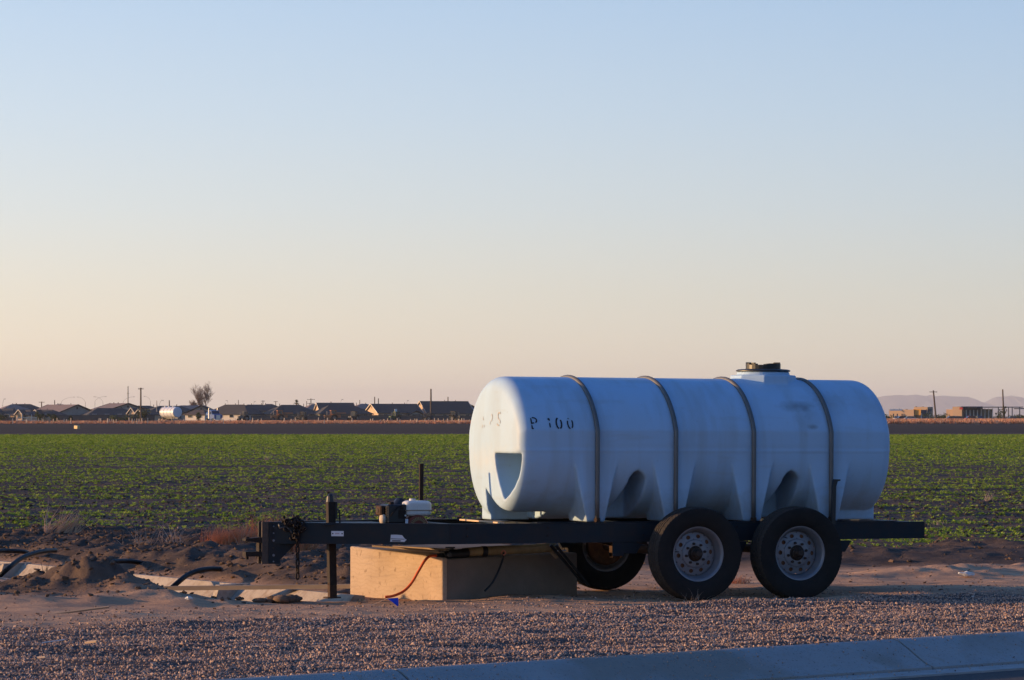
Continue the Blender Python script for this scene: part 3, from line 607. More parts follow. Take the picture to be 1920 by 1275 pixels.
# axles and suspension
AX = (.0, 1.0); ZH = .385
for u in AX:
    mb = MB(); mb.cyl((u,.14,ZH),(u,2.03,ZH),.038,n=16); obj('axle', mb, M['rust'], trailer, smooth=30)
    for v in (VN+.03, VF-.03):
        for q in range(4):
            mb = MB(); hw = .40-.07*q; pts = [(u+hw*s, v, .475-.008*q-.055*(1-s*s)+.0) for s in np.linspace(-1,1,9)]
            top = pts; V = []
            for p in pts: V += [(p[0],v-.03,p[2]),(p[0],v+.03,p[2]),(p[0],v+.03,p[2]-.0075),(p[0],v-.03,p[2]-.0075)]
            fs = []
            for i in range(8):
                for k in range(4): fs.append((i*4+k, i*4+(k+1)%4, i*4+4+(k+1)%4, i*4+4+k))
            mb.add(V, fs+[(0,1,2,3),(32,33,34,35)]); obj('leaf_spring', mb, M['rust'], trailer)
        mb = MB(); mb.box((u-.05,v-.04,ZH-.05),(u+.05,v+.04,ZH+.03)); 
        for s in (-.04,.04):
            mb.tube([(u+s,v-.035,.45),(u+s,v-.035,ZH-.09),(u+s,v+.035,ZH-.09),(u+s,v+.035,.45)],.007,6)
        obj('spring_seat', mb, M['rust'], trailer)
for u, wd in ((-.46,.11),(.5,.10),(1.46,.11)):
    for v in (VN, VF-.06):
        mb = MB(); mb.prism([(u-wd,.474),(u+wd,.474),(u+.05,.38),(u-.05,.38)], v+.004, v+.056,'xz'); obj('spring_hanger', mb, M['navy'], trailer)
mb = MB(); mb.box((-.62,VN+.002,.36),(-.52,VN+.01,.474)); obj('side_bracket', mb, M['navy'], trailer)
mb = MB(); mb.cyl((2.26,.5,.55),(2.26,.5,.5),.02); obj('rear_tube', MB() if False else mb, M['navy'], trailer)
# diagonal rods under the frame ahead of the far wheel
p0 = TM.inverted() @ wp(1022,1022,29.6); p1 = TM.inverted() @ wp(1045,1046,29.55)
mb = MB(); mb.cyl(p0, p1, .018, n=6); obj('brace', mb, M['timber'], trailer)
for a, b in (((1032,1022),(1093,1094)), ((1042,1022),(1104,1098))):
    p0 = TM.inverted() @ wp(a[0],a[1],29.5); p1 = TM.inverted() @ wp(b[0],b[1],29.6)
    mb = MB(); mb.cyl(p0, p1, .013, n=6); obj('brace', mb, M['black'], trailer)
p0 = TM.inverted() @ wp(930,1038,29.7); p1 = TM.inverted() @ wp(1062,1032,29.9); mb = MB(); mb.cyl(p0, p1, .006, n=6); obj('brake_rod', mb, M['plate'], trailer)

# ---- wheels
TR, TW = .388, .205
def tyre_mesh():
    nt_, nw = 420, 34; V = []; 
    ws = np.linspace(-TW/2, TW/2, nw); 
    prof = []   # full cross-section: inner bead -> sidewall -> tread -> sidewall -> bead
    side = [(.222,.074),(.232,.088),(.262,.104),(.306,.111),(.336,.111),(.360,.109),(.376,.104)]
    tread_w = .099
    tw_ = np.linspace(-tread_w, tread_w, 31)
    pr = [(r,-w_) for r,w_ in side]+[(TR-.010*(abs(t)/tread_w)**4, t) for t in tw_]+[(r,w_) for r,w_ in reversed(side)]
    m = len(pr); V = np.zeros((nt_, m, 3)); groove = (-.058,-.0195,.0195,.058)
    for k in range(nt_):
        a = 2*math.pi*k/nt_; zz = abs((a*44/(2*math.pi))%1-.5)*4-1
        for i, (r, h) in enumerate(pr):
            if 7 <= i < 7+31:
                d = min(abs(h-(gc+.0045*zz)) for gc in groove)
                if d < .0055: r -= .012
                if abs(h) > .090 and (int(a*150/(2*math.pi)) % 2): r -= .004
            elif i in (5,6,m-6,m-7) and (int(a*150/(2*math.pi)) % 2): r -= .003; 
            elif i in (3,m-4): h *= 1.0+.012*(math.sin(a*5)>.2)*(int(a*60/(2*math.pi))%3 != 0)
            V[k,i] = (r*math.cos(a), h, r*math.sin(a))
    F = []
    k = np.arange(nt_)[:,None]; i = np.arange(m-1)[None,:]; k2 = (k+1)%nt_
    F = np.stack([k*m+i, k*m+i+1, k2*m+i+1, k2*m+i], -1).reshape(-1,4)
    return V.reshape(-1,3), F
M['tread'] = mat('dusty_tread', (.055,.047,.040), .9, spec=.1, noise=(30,(.03,.026,.024),.7))
tV, tF = tyre_mesh(); ty_o = bigmesh('tyre', tV, tF, M['rubber']); ty_me = ty_o.data; ty_me.materials.append(M['tread'])
kk_ = np.arange(len(ty_me.polygons))%44; ty_me.polygons.foreach_set('material_index', ((kk_ >= 6)&(kk_ < 38)).astype(np.int32)); ty_me.set_sharp_from_angle(angle=R(40)); bpy.data.objects.remove(ty_o)
def rim_mesh():
    mb = MB()
    # -y is the outer side; flange + barrel
    mb.lathe([(.205,-.066),(.218,-.078),(.229,-.080),(.230,-.074),(.222,-.070),(.212,-.058),(.206,-.045),(.192,-.020),(.190,.03),(.205,.06),(.222,.078),(.229,.080)], 'y', 64)
    mb.lathe([(.222,-.072),(.209,-.064),(.203,-.050),(.187,-.022),(.185,.01)], 'y', 64)
    yd = .004
    # dished disc with ten hand holes
    r0, r1 = .118, .176; nh = 10; hr = .0165
    for h in range(nh):
        ac = 2*math.pi*h/nh+.1; half = math.pi/nh
        cx = .145; pts_h = []; pts_o = []
        for k in range(24):
            b = 2*math.pi*k/24; dx, dy = math.cos(b), math.sin(b)
            pts_h.append((cx+hr*dx, hr*dy*1.15))
            t = 0
            for st in range(400):
                t += .0005; X_, Y_ = cx+dx*t, dy*t; rr = math.hypot(X_,Y_); aa = math.atan2(Y_,X_)
                if rr > r1 or rr < r0 or abs(aa) > half: break
            pts_o.append((X_, Y_))
        def W(p, back=0):
            a = ac; x = p[0]*math.cos(a)-p[1]*math.sin(a); z = p[0]*math.sin(a)+p[1]*math.cos(a); rr = math.hypot(*p)
            return (x, yd-.012*(r1-rr)/(r1-r0)+back, z)
        V = [W(p) for p in pts_h]+[W(p) for p in pts_o]+[W(p,.006) for p in pts_h]
        mb.add(V, [(k,(k+1)%24,24+(k+1)%24,24+k) for k in range(24)]+[(k,(k+1)%24,48+(k+1)%24,48+k) for k in range(24)])
    mb.lathe([(.190,yd+.012),(.178,yd+.002),(r1-.001,yd)], 'y', 64)
    mb.lathe([(r0+.001,yd-.012),(.113,yd-.020),(.108,yd-.022),(.066,yd-.022),(.064,yd-.016),(.064,yd+.01)], 'y', 48)
    return mb.mesh('rim', 32)
rim_me = rim_mesh(); rim_me.materials.append(M['rim'])
mb = MB(); mb.lathe([(0,-.100),(.020,-.100),(.027,-.094),(.030,-.070),(.036,-.064),(.040,-.045),(.050,-.040),(.055,-.02),(.063,-.016),(.064,.03),(0,.03)], 'y', 32); hub_me = mb.mesh('hub_cap', 32); hub_me.materials.append(M['hub'])
mb = MB(); mb.lathe([(0,.012),(.165,.012),(.168,.02),(.168,.075),(.155,.085),(0,.085)], 'y', 40); drum_me = mb.mesh('brake_drum', 32); drum_me.materials.append(mat('rusty_drum',(.17,.075,.035),.85,noise=(20,(.06,.03,.02),.8)))
mb = MB(); mb.cyl((0,-.036,0),(0,-.018,0),.0105,.012,6); nut_me = mb.mesh('lug_nut'); nut_me.materials.append(M['hub'])
mb = MB(); mb.tube([(0,0,0),(.006,-.02,0),(.012,-.045,0)],.004,6); valve_me = mb.mesh('valve_stem'); valve_me.materials.append(M['black'])
def wheel(u, v, flip, ra, first=None):
    e = bpy.data.objects.new('wheel', None); C.objects.link(e); e.parent = trailer; e.location = (u, v, ZH+.0); e.rotation_euler = (0, ra, math.pi if flip else 0)
    for nm, me in (('tyre',ty_me),('rim',rim_me),('hub_cap',hub_me),('brake_drum',drum_me)): link(nm, me, None, e)
    for k in range(8):
        a = 2*math.pi*k/8+.2; link('lug_nut', nut_me, None, e, loc=(.0845*math.cos(a),0,.0845*math.sin(a)))
    link('valve_stem', valve_me, None, e, loc=(-.178*math.cos(.1),-.01,.178*math.sin(.1)))
wheel(.0,.1,False,.0); wheel(.925,.1,False,.75); wheel(.0,2.07,True,.3); wheel(.925,2.07,True,1.2)

# ================================================================= tank (built from a distance field)
TL0, TL1 = -1.455, 2.045     # ends, local u
tank = troot('water_tank', 'large pale blue plastic water tank lying on the trailer under four hoops', 'tank', (0,1.085,FT+.010))
def sdf(a, b, z):
    # cross-section
    zc, B, H = .56, .68, .64
    top = (np.sqrt((b/B)**2+((z-zc)/H)**2)-1)*.62
    band = np.abs(b)-.648
    up = np.maximum(top, band)
    zl = .585; low = ((np.abs(b/.648)**2.05+np.abs((z-zl)/.575)**2.05)**(1/2.05)-1)*.56
    cross = np.where(z > zl, up, np.maximum(low, -1e9))
    cross = np.where(z > zl, np.maximum(up, -10), low)
    cross = cross - .006*np.exp(-((z-.588)/.010)**2)
    ac, hl = (TL0+TL1)/2, (TL1-TL0)/2
    dome = .045*(1-np.clip((b/.62)**2+((z-.59)/.61)**2,0,1.3))
    end = np.abs(a-ac)-(hl-.05+dome)
    k = .105; h = np.clip(.5+.5*(cross-end)/k,0,1); body = end*(1-h)+cross*h+k*h*(1-h)
    # legs: wedge pads under each hoop on both sides
    d = body
    for u in HU:
        for s in (-1,1):
            hw = .080+.135*np.clip(z/.58,0,1)
            pad = np.maximum(np.maximum(np.abs(a-u)-hw, s*b-.645), np.maximum(-(s*b)+.25, np.maximum(z-.60, -z+.0)))
            kk = .006; h = np.clip(.5+.5*(pad-d)/kk,0,1); d = pad*(1-h)+d*h-kk*h*(1-h)
    # end legs
    leg1 = np.maximum(np.maximum(TL0+.07-a, a-(TL0+.42)), np.maximum(np.maximum(.10-b, b-.32), np.maximum(z-.33, -z)))
    leg2 = np.maximum(np.maximum(a-(TL1-.06), (TL1-.45)-a), np.maximum(np.abs(b)-.32, np.maximum(z-.33, -z)))
    d = np.minimum(d, np.minimum(leg1, leg2))
    # saddle underneath so the pads join
    # corner pocket at the front, near side
    f = np.clip((.565-z)/.48,0,1.2)
    bl = -.14-.22*f**1.6
    prof = np.maximum(np.maximum(b-bl, (cross+.040)+.10*f**3), np.maximum(z-.560, .07-z))
    pk = np.maximum(prof, a-(TL0+.50))
    kk = .015; h = np.clip(.5-.5*(d+pk)/kk,0,1); d = d*(1-h)+(-pk)*h+kk*h*(1-h)
    # recess under the front, and arches between pads
    rec = np.maximum(np.maximum(a-(TL0+.40), b-.10), np.maximum(z-(.075+.19*np.clip((b+.30)/.40,0,1)**1.4), -(b+.33))); kk = .01; h = np.clip(.5-.5*(d+rec)/kk,0,1); d = d*(1-h)+(-rec)*h+kk*h*(1-h)
    for u0, s in ((ARCH[0],-1),(ARCH[1],-1),(ARCH[0],1),(ARCH[1],1)):
        zt = .420; q_ = np.sqrt(np.clip((zt-z)/.07,0,1)); wr = .085*q_; wl = .065*q_+.38*np.clip(zt-.09-z,0,.30)
        ar = np.maximum(np.maximum((a-u0)-wr, -(a-u0)-wl), np.maximum(z-zt, .12-(s*b)))*.8
        kk = .018; h = np.clip(.5-.5*(d+ar)/kk,0,1); d = d*(1-h)+(-ar)*h+kk*h*(1-h)
    # manway neck
    rr = np.sqrt((a-MU)**2+b**2); an = np.arctan2(b, a-MU); oc = rr*np.cos((an+math.pi/8)%(math.pi/4)-math.pi/8)
    neck = np.maximum(oc-.262, np.maximum(z-1.235, 1.0-z)); neck2 = np.maximum(rr-.225, np.maximum(z-1.265, 1.0-z))
    kk = .02; h = np.clip(.5+.5*(neck-d)/kk,0,1); d = neck*(1-h)+d*h-kk*h*(1-h); d = np.minimum(d, neck2)
    return d
HU = [solve_u(p, .43) for p in (1119,1266,1412,1557)]
ARCH = [solve_u(1184,.60), solve_u(1471,.60)]; MU = solve_u(1430,1.085)
def surface_nets(f, lo, hi, h):
    ax = [np.arange(lo[i], hi[i]+h, h) for i in range(3)]; A_, B_, Z_ = np.meshgrid(*ax, indexing='ij'); D = f(A_, B_, Z_).astype(np.float32); del A_, B_, Z_
    n0, n1, n2 = D.shape; ins = D < 0
    c = np.zeros((n0-1,n1-1,n2-1), np.int8)
    for i in (0,1):
        for j in (0,1):
            for k in (0,1): c += ins[i:n0-1+i, j:n1-1+j, k:n2-1+k]
    act = (c > 0)&(c < 8); idx = -np.ones(act.shape, np.int64); I,J,K = np.nonzero(act); idx[I,J,K] = np.arange(len(I))
    P = np.zeros((len(I),3)); cnt = np.zeros(len(I))
    corners = [(i,j,k) for i in (0,1) for j in (0,1) for k in (0,1)]
    for x in range(8):
        for y in range(x+1,8):
            p, q = corners[x], corners[y]
            if sum(abs(p[t]-q[t]) for t in range(3)) != 1: continue
            d0 = D[I+p[0],J+p[1],K+p[2]]; d1 = D[I+q[0],J+q[1],K+q[2]]; m_ = (d0 < 0) != (d1 < 0); t = np.where(m_, d0/np.where(d0-d1 == 0, 1, d0-d1), 0)
            for ax_ in range(3): P[:,ax_] += np.where(m_, p[ax_]+t*(q[ax_]-p[ax_]), 0)
            cnt += m_
    P /= cnt[:,None]; V = np.stack([lo[0]+(I+P[:,0])*h, lo[1]+(J+P[:,1])*h, lo[2]+(K+P[:,2])*h],1)
    F = []
    def quads(axis):
        if axis == 0: a0 = ins[:-1,1:-1,1:-1]; a1 = ins[1:,1:-1,1:-1]
        elif axis == 1: a0 = ins[1:-1,:-1,1:-1]; a1 = ins[1:-1,1:,1:-1]
        else: a0 = ins[1:-1,1:-1,:-1]; a1 = ins[1:-1,1:-1,1:]
        e = np.nonzero(a0 != a1); s_ = a0[e]; i, j, k = e
        if axis == 0: i0, j0, k0 = i, j+1, k+1; q = [idx[i0,j0-1,k0-1], idx[i0,j0,k0-1], idx[i0,j0,k0], idx[i0,j0-1,k0]]
        elif axis == 1: i0, j0, k0 = i+1, j, k+1; q = [idx[i0-1,j0,k0-1], idx[i0-1,j0,k0], idx[i0,j0,k0], idx[i0,j0,k0-1]]
        else: i0, j0, k0 = i+1, j+1, k; q = [idx[i0-1,j0-1,k0], idx[i0,j0-1,k0], idx[i0,j0,k0], idx[i0-1,j0,k0]]
        Q = np.stack(q,1); Q[~s_] = Q[~s_][:,::-1]; return Q
    F = np.concatenate([quads(0),quads(1),quads(2)]); return V, F
tv, tf = surface_nets(sdf, (TL0-.12,-.75,-.06), (TL1+.12,.75,1.36), .0102)
# light smoothing removes voxel stair-stepping
ed = np.concatenate([tf[:,[0,1]],tf[:,[1,2]],tf[:,[2,3]],tf[:,[3,0]]]); ed = np.concatenate([ed, ed[:,::-1]])
for it in range(1):
    acc = np.zeros_like(tv); ct = np.bincount(ed[:,0], minlength=len(tv)).astype(float)
    for ax_ in range(3): acc[:,ax_] = np.bincount(ed[:,0], weights=tv[ed[:,1],ax_], minlength=len(tv))
    tv = tv*.5+.5*acc/ct[:,None]
tb_o = bigmesh('tank_body', tv, tf, M['tank'], True, tank); print('tank faces', len(tf))
# lid and ring
mb = MB(); mb.lathe([(0,1.265),(.228,1.265),(.234,1.269),(.234,1.276),(.215,1.284),(.16,1.288),(0,1.288)],'z',48,(MU,0,0)); obj('lid_ring', mb, M['black'], tank, smooth=30)
lid = bpy.data.objects.new('tank_lid', None); C.objects.link(lid); lid.parent = tank; lid.location = (MU,0,0)
mb = MB()
for k in range(28):
    a0 = 2*math.pi*k/28; r0, r1 = .105, .150; 
    a1 = 2*math.pi*(k+.97)/28; zt = 1.335 if k % 4 else 1.345
    zt -= .012*(1 if math.sin(a0*2) > .3 else 0)
    V = []
    for z in (1.288, zt):
        V += [(r0*math.cos(a0),r0*math.sin(a0),z),(r1*math.cos(a0),r1*math.sin(a0),z),(r1*math.cos(a1),r1*math.sin(a1),z),(r0*math.cos(a1),r0*math.sin(a1),z)]
    mb.add(V, [(0,3,2,1),(4,5,6,7),(0,1,5,4),(1,2,6,5),(2,3,7,6),(3,0,4,7)])
obj('lid_grip', mb, M['black'], lid)
mb = MB(); mb.lathe([(0,1.312),(.05,1.312),(.085,1.305),(.104,1.289)],'z',32); obj('lid_vent', mb, M['tank'], lid, smooth=30)
# hoops
for u in HU:
    hoop = bpy.data.objects.new('hoop', None); C.objects.link(hoop); hoop.parent = tank; hoop.location = (u,0,0)
    pts = [(0,-.672,.0),(0,-.672,.2),(0,-.672,.4),(0,-.672,.6)]
    for k in range(0,33):
        t = math.pi*(1-k/32.); yy_ = .672*math.cos(t); pts.append((0,yy_,.56+.641*math.sqrt(max(0,1-(yy_/.703)**2))))
    pts += [(0,.672,.6),(0,.672,.4),(0,.672,.2),(0,.672,.0)]
    mb = MB(); mb.tube(pts, .0195, 10); obj('hoop_tube', mb, M['strap'], hoop, smooth='all')
    mb = MB(); mb.box((-.022,-.70,-.008),(.022,-.65,.004)); mb.cyl((0,-.672,.004),(0,-.672,.03),.028,n=6); obj('hoop_foot', mb, M['rust'], hoop)
mb = MB(); mb.box((-.017,-.012,-.02),(.017,.012,.30)); mb.prism([(-.017,.30),(.017,.30),(.03,.345),(.055,.35),(.055,.362),(-.005,.362)], -.012,.012,'xz')
obj('stake', mb, M['black'], trailer, loc=(solve_u(1563,.34)+0,.342,FT+.0), rot=(0,R(1.0),0))
# stencilled marks
def bside(z):   # half width of the shell at height z
    return min(.648, .68*math.sqrt(max(0,1-((z-.56)/.64)**2)))
def strokes(name, segs, mapf, wd, m, parent):
    mb = MB()
    for seg in segs:
        pts = [Vector((p[0],p[1])) for p in seg]; fine = []
        for i in range(len(pts)-1):
            for k in range(4): fine.append(pts[i].lerp(pts[i+1],k/4))
        fine.append(pts[-1]); V = []
        for i, p in enumerate(fine):
            t = (fine[min(i+1,len(fine)-1)]-fine[max(i-1,0)]).normalized(); nn = Vector((-t.y,t.x))*wd/2*(1 if 0 < i < len(fine)-1 else .7)
            V += [mapf(p+nn), mapf(p-nn)]
        mb.add(V, [(2*i,2*i+1,2*i+3,2*i+2) for i in range(len(fine)-1)])
    return obj(name, mb, m, parent, fix=False)
HT = .105
def arc(cx, cz, rx, rz, a0, a1, n=8): return [(cx+rx*math.cos(R(a0+(a1-a0)*k/n)), cz+rz*math.sin(R(a0+(a1-a0)*k/n))) for k in range(n+1)]
Z0 = .765
gl_ = {'P': [[(0,.0),(0,.034)],[(0,.042),(0,.100)], [(.010,.103)]+arc(.022,.078,.026,.024,80,-60), [(.004,.052),(.024,.054)], [(-.006,.002),(.014,.002)]],
       '1': [[(0,.012),(0,.055)],[(0,.075),(0,.098)],[(-.012,.086),(0,.098)]],
       '0': [arc(.025,.052,.023,.05,100,258),arc(.025,.052,.023,.05,-75,40)],
       '0b': [arc(.025,.052,.022,.05,150,262),arc(.025,.052,.022,.05,-60,35),arc(.025,.052,.022,.05,110,125)]}
def put(name, px, ch, m=M['ink'], wd=.0115):
    u0 = solve_u(px,.46)-0.0
    def mp(p): z = Z0+p.y*.88; return Vector((u0+p.x, -(bside(z)+.0035), z))
    strokes(name, gl_[ch], mp, wd, m, tank)
put('stencil_letter', 996, 'P'); put('stencil_digit', 1030, '1'); put('stencil_digit', 1042, '0', wd=.0135); put('stencil_digit', 1063, '0b')
def endmap(b0, z0):
    def mp(p):
        b = b0-p.x; z = z0+p.y   # seen from the front the b axis runs leftwards
        a = -5; lo_, hi_ = TL0-.1, TL0+.3
        for _ in range(30):
            mm = (lo_+hi_)/2
            if sdf(np.array([mm]),np.array([b]),np.array([z]))[0] > 0: lo_ = mm
            else: hi_ = mm
        return Vector((lo_-.004, b, z))
    return mp
S_ = [arc(.03,.085,.028,.022,40,200),[(.003,.078),(.012,.062),(.03,.05)],arc(.025,.025,.03,.024,70,-20),arc(.025,.025,.03,.024,-60,-160)]
Pf = [[(0,.02),(0,.05)],arc(.01,.08,.035,.028,75,-30),[(.04,.065),(.022,.048)]]
strokes('stencil_letter', S_, endmap(-.19,.79), .009, M['inkf'], tank); strokes('stencil_letter', Pf, endmap(-.03,.775), .008, M['inkf'], tank)
strokes('stencil_letter', [arc(.03,.09,.02,.02,150,260),[(0,.0),(.01,.03)],[(.05,.005),(.055,.03)]], endmap(.16,.765), .008, M['inkf'], tank)

# ================================================================= engine, valve, hoses
eng = troot('pump_engine', 'small petrol pump engine with white fuel tank on the trailer tongue', 'engine', (0,0,FT))
def eu(px, v=.95): return solve_u(px, v)
e0 = eu(742,1.05)
mb = MB(); mb.box((-.125,-.11,-.01),(.045,.10,.145)); o = obj('engine_body', mb, M['black'], eng, loc=(e0,1.0,0)); bv = o.modifiers.new('b','BEVEL'); bv.width = .012
for k in range(6):
    mb = MB(); mb.box((-.131,-.10,.012+.02*k),(-.120,-.02,.020+.02*k)); obj('cooling_fin', mb, M['navyrust'], eng, loc=(e0,1.0,0))
mb = MB(); mb.cyl((-.06,-.02,.145),(-.06,-.02,.165),.022,n=12); mb.box((-.03,-.113,.03),(.03,-.11,.10)); mb.cyl((.0,-.113,.115),(.0,-.122,.115),.012,n=10); mb.tube([(-.1,-.112,.05),(-.08,-.125,.08),(-.03,-.125,.13),(.03,-.115,.14)],.005,6); obj('engine_trim', mb, M['rustdark'], eng, loc=(e0,1.0,0))
mb = MB(); mb.cyl((.03,-.114,.055),(.03,-.12,.055),.008,n=8); obj('switch', mb, M['white'], eng, loc=(e0,1.0,0))
mb = MB(); mb.box((-.172,-.07,.055),(-.13,.06,.135)); o = obj('muffler', mb, M['rust'], eng, loc=(e0,1.0,0)); bv = o.modifiers.new('b','BEVEL'); bv.width = .01
mb = MB(); mb.cyl((-.172,.0,.095),(-.177,.0,.095),.02); obj('muffler_outlet', mb, M['hub'], eng, loc=(e0,1.0,0))
mb = MB(); mb.lathe([(0,-.022),(.035,-.018),(.045,0),(.04,.02),(0,.022)],'x',16,(-.145,0,.025)); obj('pump_housing', mb, M['concrete'], eng, smooth='all', loc=(e0,.95,0))
mb = MB(); mb.cyl((.005,.02,.10),(.055,.06,.155),.062,.058,18); o = obj('air_filter', mb, M['black'], eng, smooth=30, loc=(e0,1.0,0))
bm = bmesh.new(); bmesh.ops.create_cube(bm, size=1)
me = bpy.data.meshes.new('fuel_tank'); bm.to_mesh(me); bm.free()
o = link('fuel_tank', me, M['white'], eng, loc=(e0+.150,.97,.112)); o.scale = (.235,.18,.128); bv = o.modifiers.new('b','BEVEL'); bv.width = .22; bv.segments = 4; 
mb = MB(); mb.box((-.122,-.095,-.004),(.122,.095,.003)); obj('tank_flange', mb, M['timber'], eng, loc=(e0+.150,.97,.098))
mb = MB(); mb.lathe([(0,.012),(.024,.012),(.028,0),(.028,-.012)],'z',16); obj('fuel_cap', mb, M['white'], eng, loc=(e0+.12,.97,.18))
mb = MB(); mb.lathe([(0,-.02),(.05,-.03),(.082,-.03),(.092,-.01),(.092,.06)],'y',32); obj('fan_housing', mb, M['enginered'], eng, smooth=30, loc=(e0+.14,.90,-.032))
fn = MB(); fn.box((-.003,-.004,.048),(.003,0,.076)); fnm = fn.mesh('fan_vane'); fnm.materials.append(M['pvc'])
for k in range(13):
    a = -1.3+2.6*k/12; link('fan_vane', fnm, None, eng, loc=(e0+.14,.869,-.032), rot=(0,a,0))
mb = MB(); mb.box((-.012,-.004,0),(.012,.0,.04)); obj('engine_tag', mb, M['sticker'], eng, loc=(e0+.035,.868,-.012))
# valve and pipe
pipe = empty('outlet_pipe', (0,0,0), 0, 'old yellowish pipe with black valve running under the trailer frame', 'pipe'); 
pv = [wp(905,1033,29.25), wp(950,1031,29.35), wp(1000,1029,29.45), wp(1040,1026,29.6)]
mb = MB(); mb.tube([wp(868,1036,29.2)]+pv,.038,14); obj('pipe_run', mb, M['pvc'], pipe, smooth=40)
mb = MB(); mb.tube([wp(903,1034,29.24),wp(911,1034,29.26)],.046,14); mb.tube([wp(925,1026,29.3),wp(921,1039,29.3)],.02,8); obj('clamp', mb, M['black'], pipe, smooth=40)
mb = MB(); a = wp(830,1041,29.05); b = wp(876,1037,29.2); d = (b-a).normalized(); mb.cyl(a, a+d*.05,.034,n=14); mb.cyl(a+d*.05,a+d*.12,.044,n=14); mb.cyl(a+d*.12,b,.04,n=14); mb.cyl(a+d*.09,a+d*.09+Vector((0,0,.055)),.018,n=10); mb.box((-.05,-.012,.05),(.03,.012,.062),Matrix.Translation(a+d*.09)); mb.cyl(a+d*.07+Vector((0,-.02,0)),a+d*.07+Vector((0,-.06,0)),.02,n=10)
obj('valve', mb, M['black'], pipe, smooth=35)
mb = MB(); mb.cyl(wp(818,1041.5,29.02), a, .018, .02, 10); obj('hose_barb', mb, M['black'], pipe, smooth=35)
def smoothpath(P, n=8):
    P = [Vector(p) for p in P]; out_ = []
    for i in range(len(P)-1):
        p0 = P[max(i-1,0)]; p1 = P[i]; p2 = P[i+1]; p3 = P[min(i+2,len(P)-1)]
        for k in range(n):
            t = k/n; out_.append(.5*((2*p1)+(p2-p0)*t+(2*p0-5*p1+4*p2-p3)*t*t+(3*p1-p0-3*p2+p3)*t**3))
    return out_+[P[-1]]
mb = MB(); mb.tube(smoothpath([wp(819,1041.5,29.02),wp(806,1043,28.95),wp(796,1052,28.9),wp(784,1072,28.9),wp(771,1094,28.9),wp(756,1109,28.88),wp(738,1117,28.85),wp(722,1119.5,28.85)]),.0115,8); o = obj('orange_hose', mb, M['orange'], smooth='all'); tag(o, 'thin orange hose drooping from black valve down the concrete block', 'hose')
mb = MB(); mb.tube(smoothpath([wp(945,1036,29.2),wp(942,1050,29.22),wp(934,1072,29.15),wp(922,1094,29.1),wp(909,1108,29.05)]),.009,8); o = obj('black_cable', mb, M['black'], smooth='all'); tag(o, 'thin black cable hanging against the shaded face of concrete block', 'cable')
mb = MB(); mb.tube(smoothpath([wp(940,1038,29.2),wp(944,1032,29.15),wp(948,1037,29.15),wp(944,1041,29.15)],5),.006,6); obj('cable_knot', mb, mat('pink_cord',(.6,.25,.18),.8), o, smooth='all')

# ================================================================= things on the near ground
def gz(x, y): return float(height(np.array([x]), np.array([y]))[0])
def gp(px, Y, dz=0): x = gx(px,Y); return Vector((x, Y, gz(x,Y)+dz))
# siphon tubes
tubes = (([(-5,1084),(15,1066),(38,1048),(62,1038),(85,1033),(104,1032)],(33.6,33.6,34.0,34.4,34.8,35.2),'long black siphon tube at the far left arching over the ditch'),
         ([(176,1068),(196,1058),(216,1053),(240,1052),(262,1055),(280,1059)],(33.6,33.6,33.8,34.1,34.3,34.5),'black siphon tube curving out behind the dirt heap'),
         ([(318,1106),(336,1090),(352,1078),(372,1070),(392,1067),(413,1067)],(31.4,31.5,31.7,31.9,32.1,32.3),'black siphon tube arching over the buttress of the ditch'),
         ([(-60,1048),(-20,1036),(10,1033),(40,1034),(52,1037)],(35.5,35.5,35.8,36.1,36.3),'flat black siphon tube at the left picture edge'))
for pts, Ys, lab in tubes:
    mb = MB(); mb.tube(smoothpath([wp(p[0],p[1],y) for p,y in zip(pts,Ys)],6),.024,10); o = obj('siphon_tube', mb, M['blackpipe'], smooth='all'); tag(o, lab, 'siphon tube', 'black siphon tubes over the ditch bank')
# long plank across the ditch
mb = MB(); a = wp(286,1103.5,30.6); b = wp(662,1099,30.0); d = b-a; q = d.to_track_quat('X','Z').to_matrix().to_4x4(); mb.box((0,-.05,-.018),(d.length,.05,.018), q); o = obj('plank', mb, M['timber'], loc=a); tag(o, 'long weathered plank lying across the ditch behind the jack', 'plank')
# rocks lined up by the ditch
rk = 0
for px, py, s in ((487,1124,.09),(503,1123,.07),(517,1121,.10),(529,1119,.14),(545,1121,.11),(556,1124,.09),(449,1127,.06)):
    _lab = ('leftmost','second','third','fourth and largest','fifth','rightmost','lone small')[rk]; me = rock(300+rk,.2,2,.75); me.polygons.foreach_set('use_smooth',[True]*len(me.polygons)); p = gp(px,28.68+.03*(rk%3)); o = link('dirt_lump', me, M['clod'], loc=p+Vector((0,0,s*.25))); o.scale = (s*1.3,s,s*.9); rk += 1
    tag(o, ('lone small dark lump of earth left of the row by the ditch' if rk == 7 else _lab+' dark lump of earth in the short row beside the ditch edge'), 'lump of earth', 'lumps of earth at the ditch edge')
# marker flag
fl = gp(735,27.95); mb = MB(); F = [(-.04,0,.045),(-.005,.004,.05),(.05,-.002,.052),(.052,.0,.0),(.047,.004,-.02),(.0,-.006,.02)]
mb.add([Vector(p) for p in F]+[Vector((p[0],p[1]+.003,p[2])) for p in F], [(0,1,5),(1,2,3,5),(3,4,5),(7,6,11),(8,7,11,9),(10,9,11)]); flag = empty('marker_flag', fl+Vector((0,0,.024)), 0, 'small crumpled bright blue marker flag lying on the dirt', 'flag'); obj('flag_cloth', mb, M['blue'], flag)
mb = MB(); mb.tube([(-.28,.02,-.012),(-.15,.0,-.004),(-.04,.0,.045),(.05,0,.052)],.0018,5); obj('flag_wire', mb, M['straw'], flag)
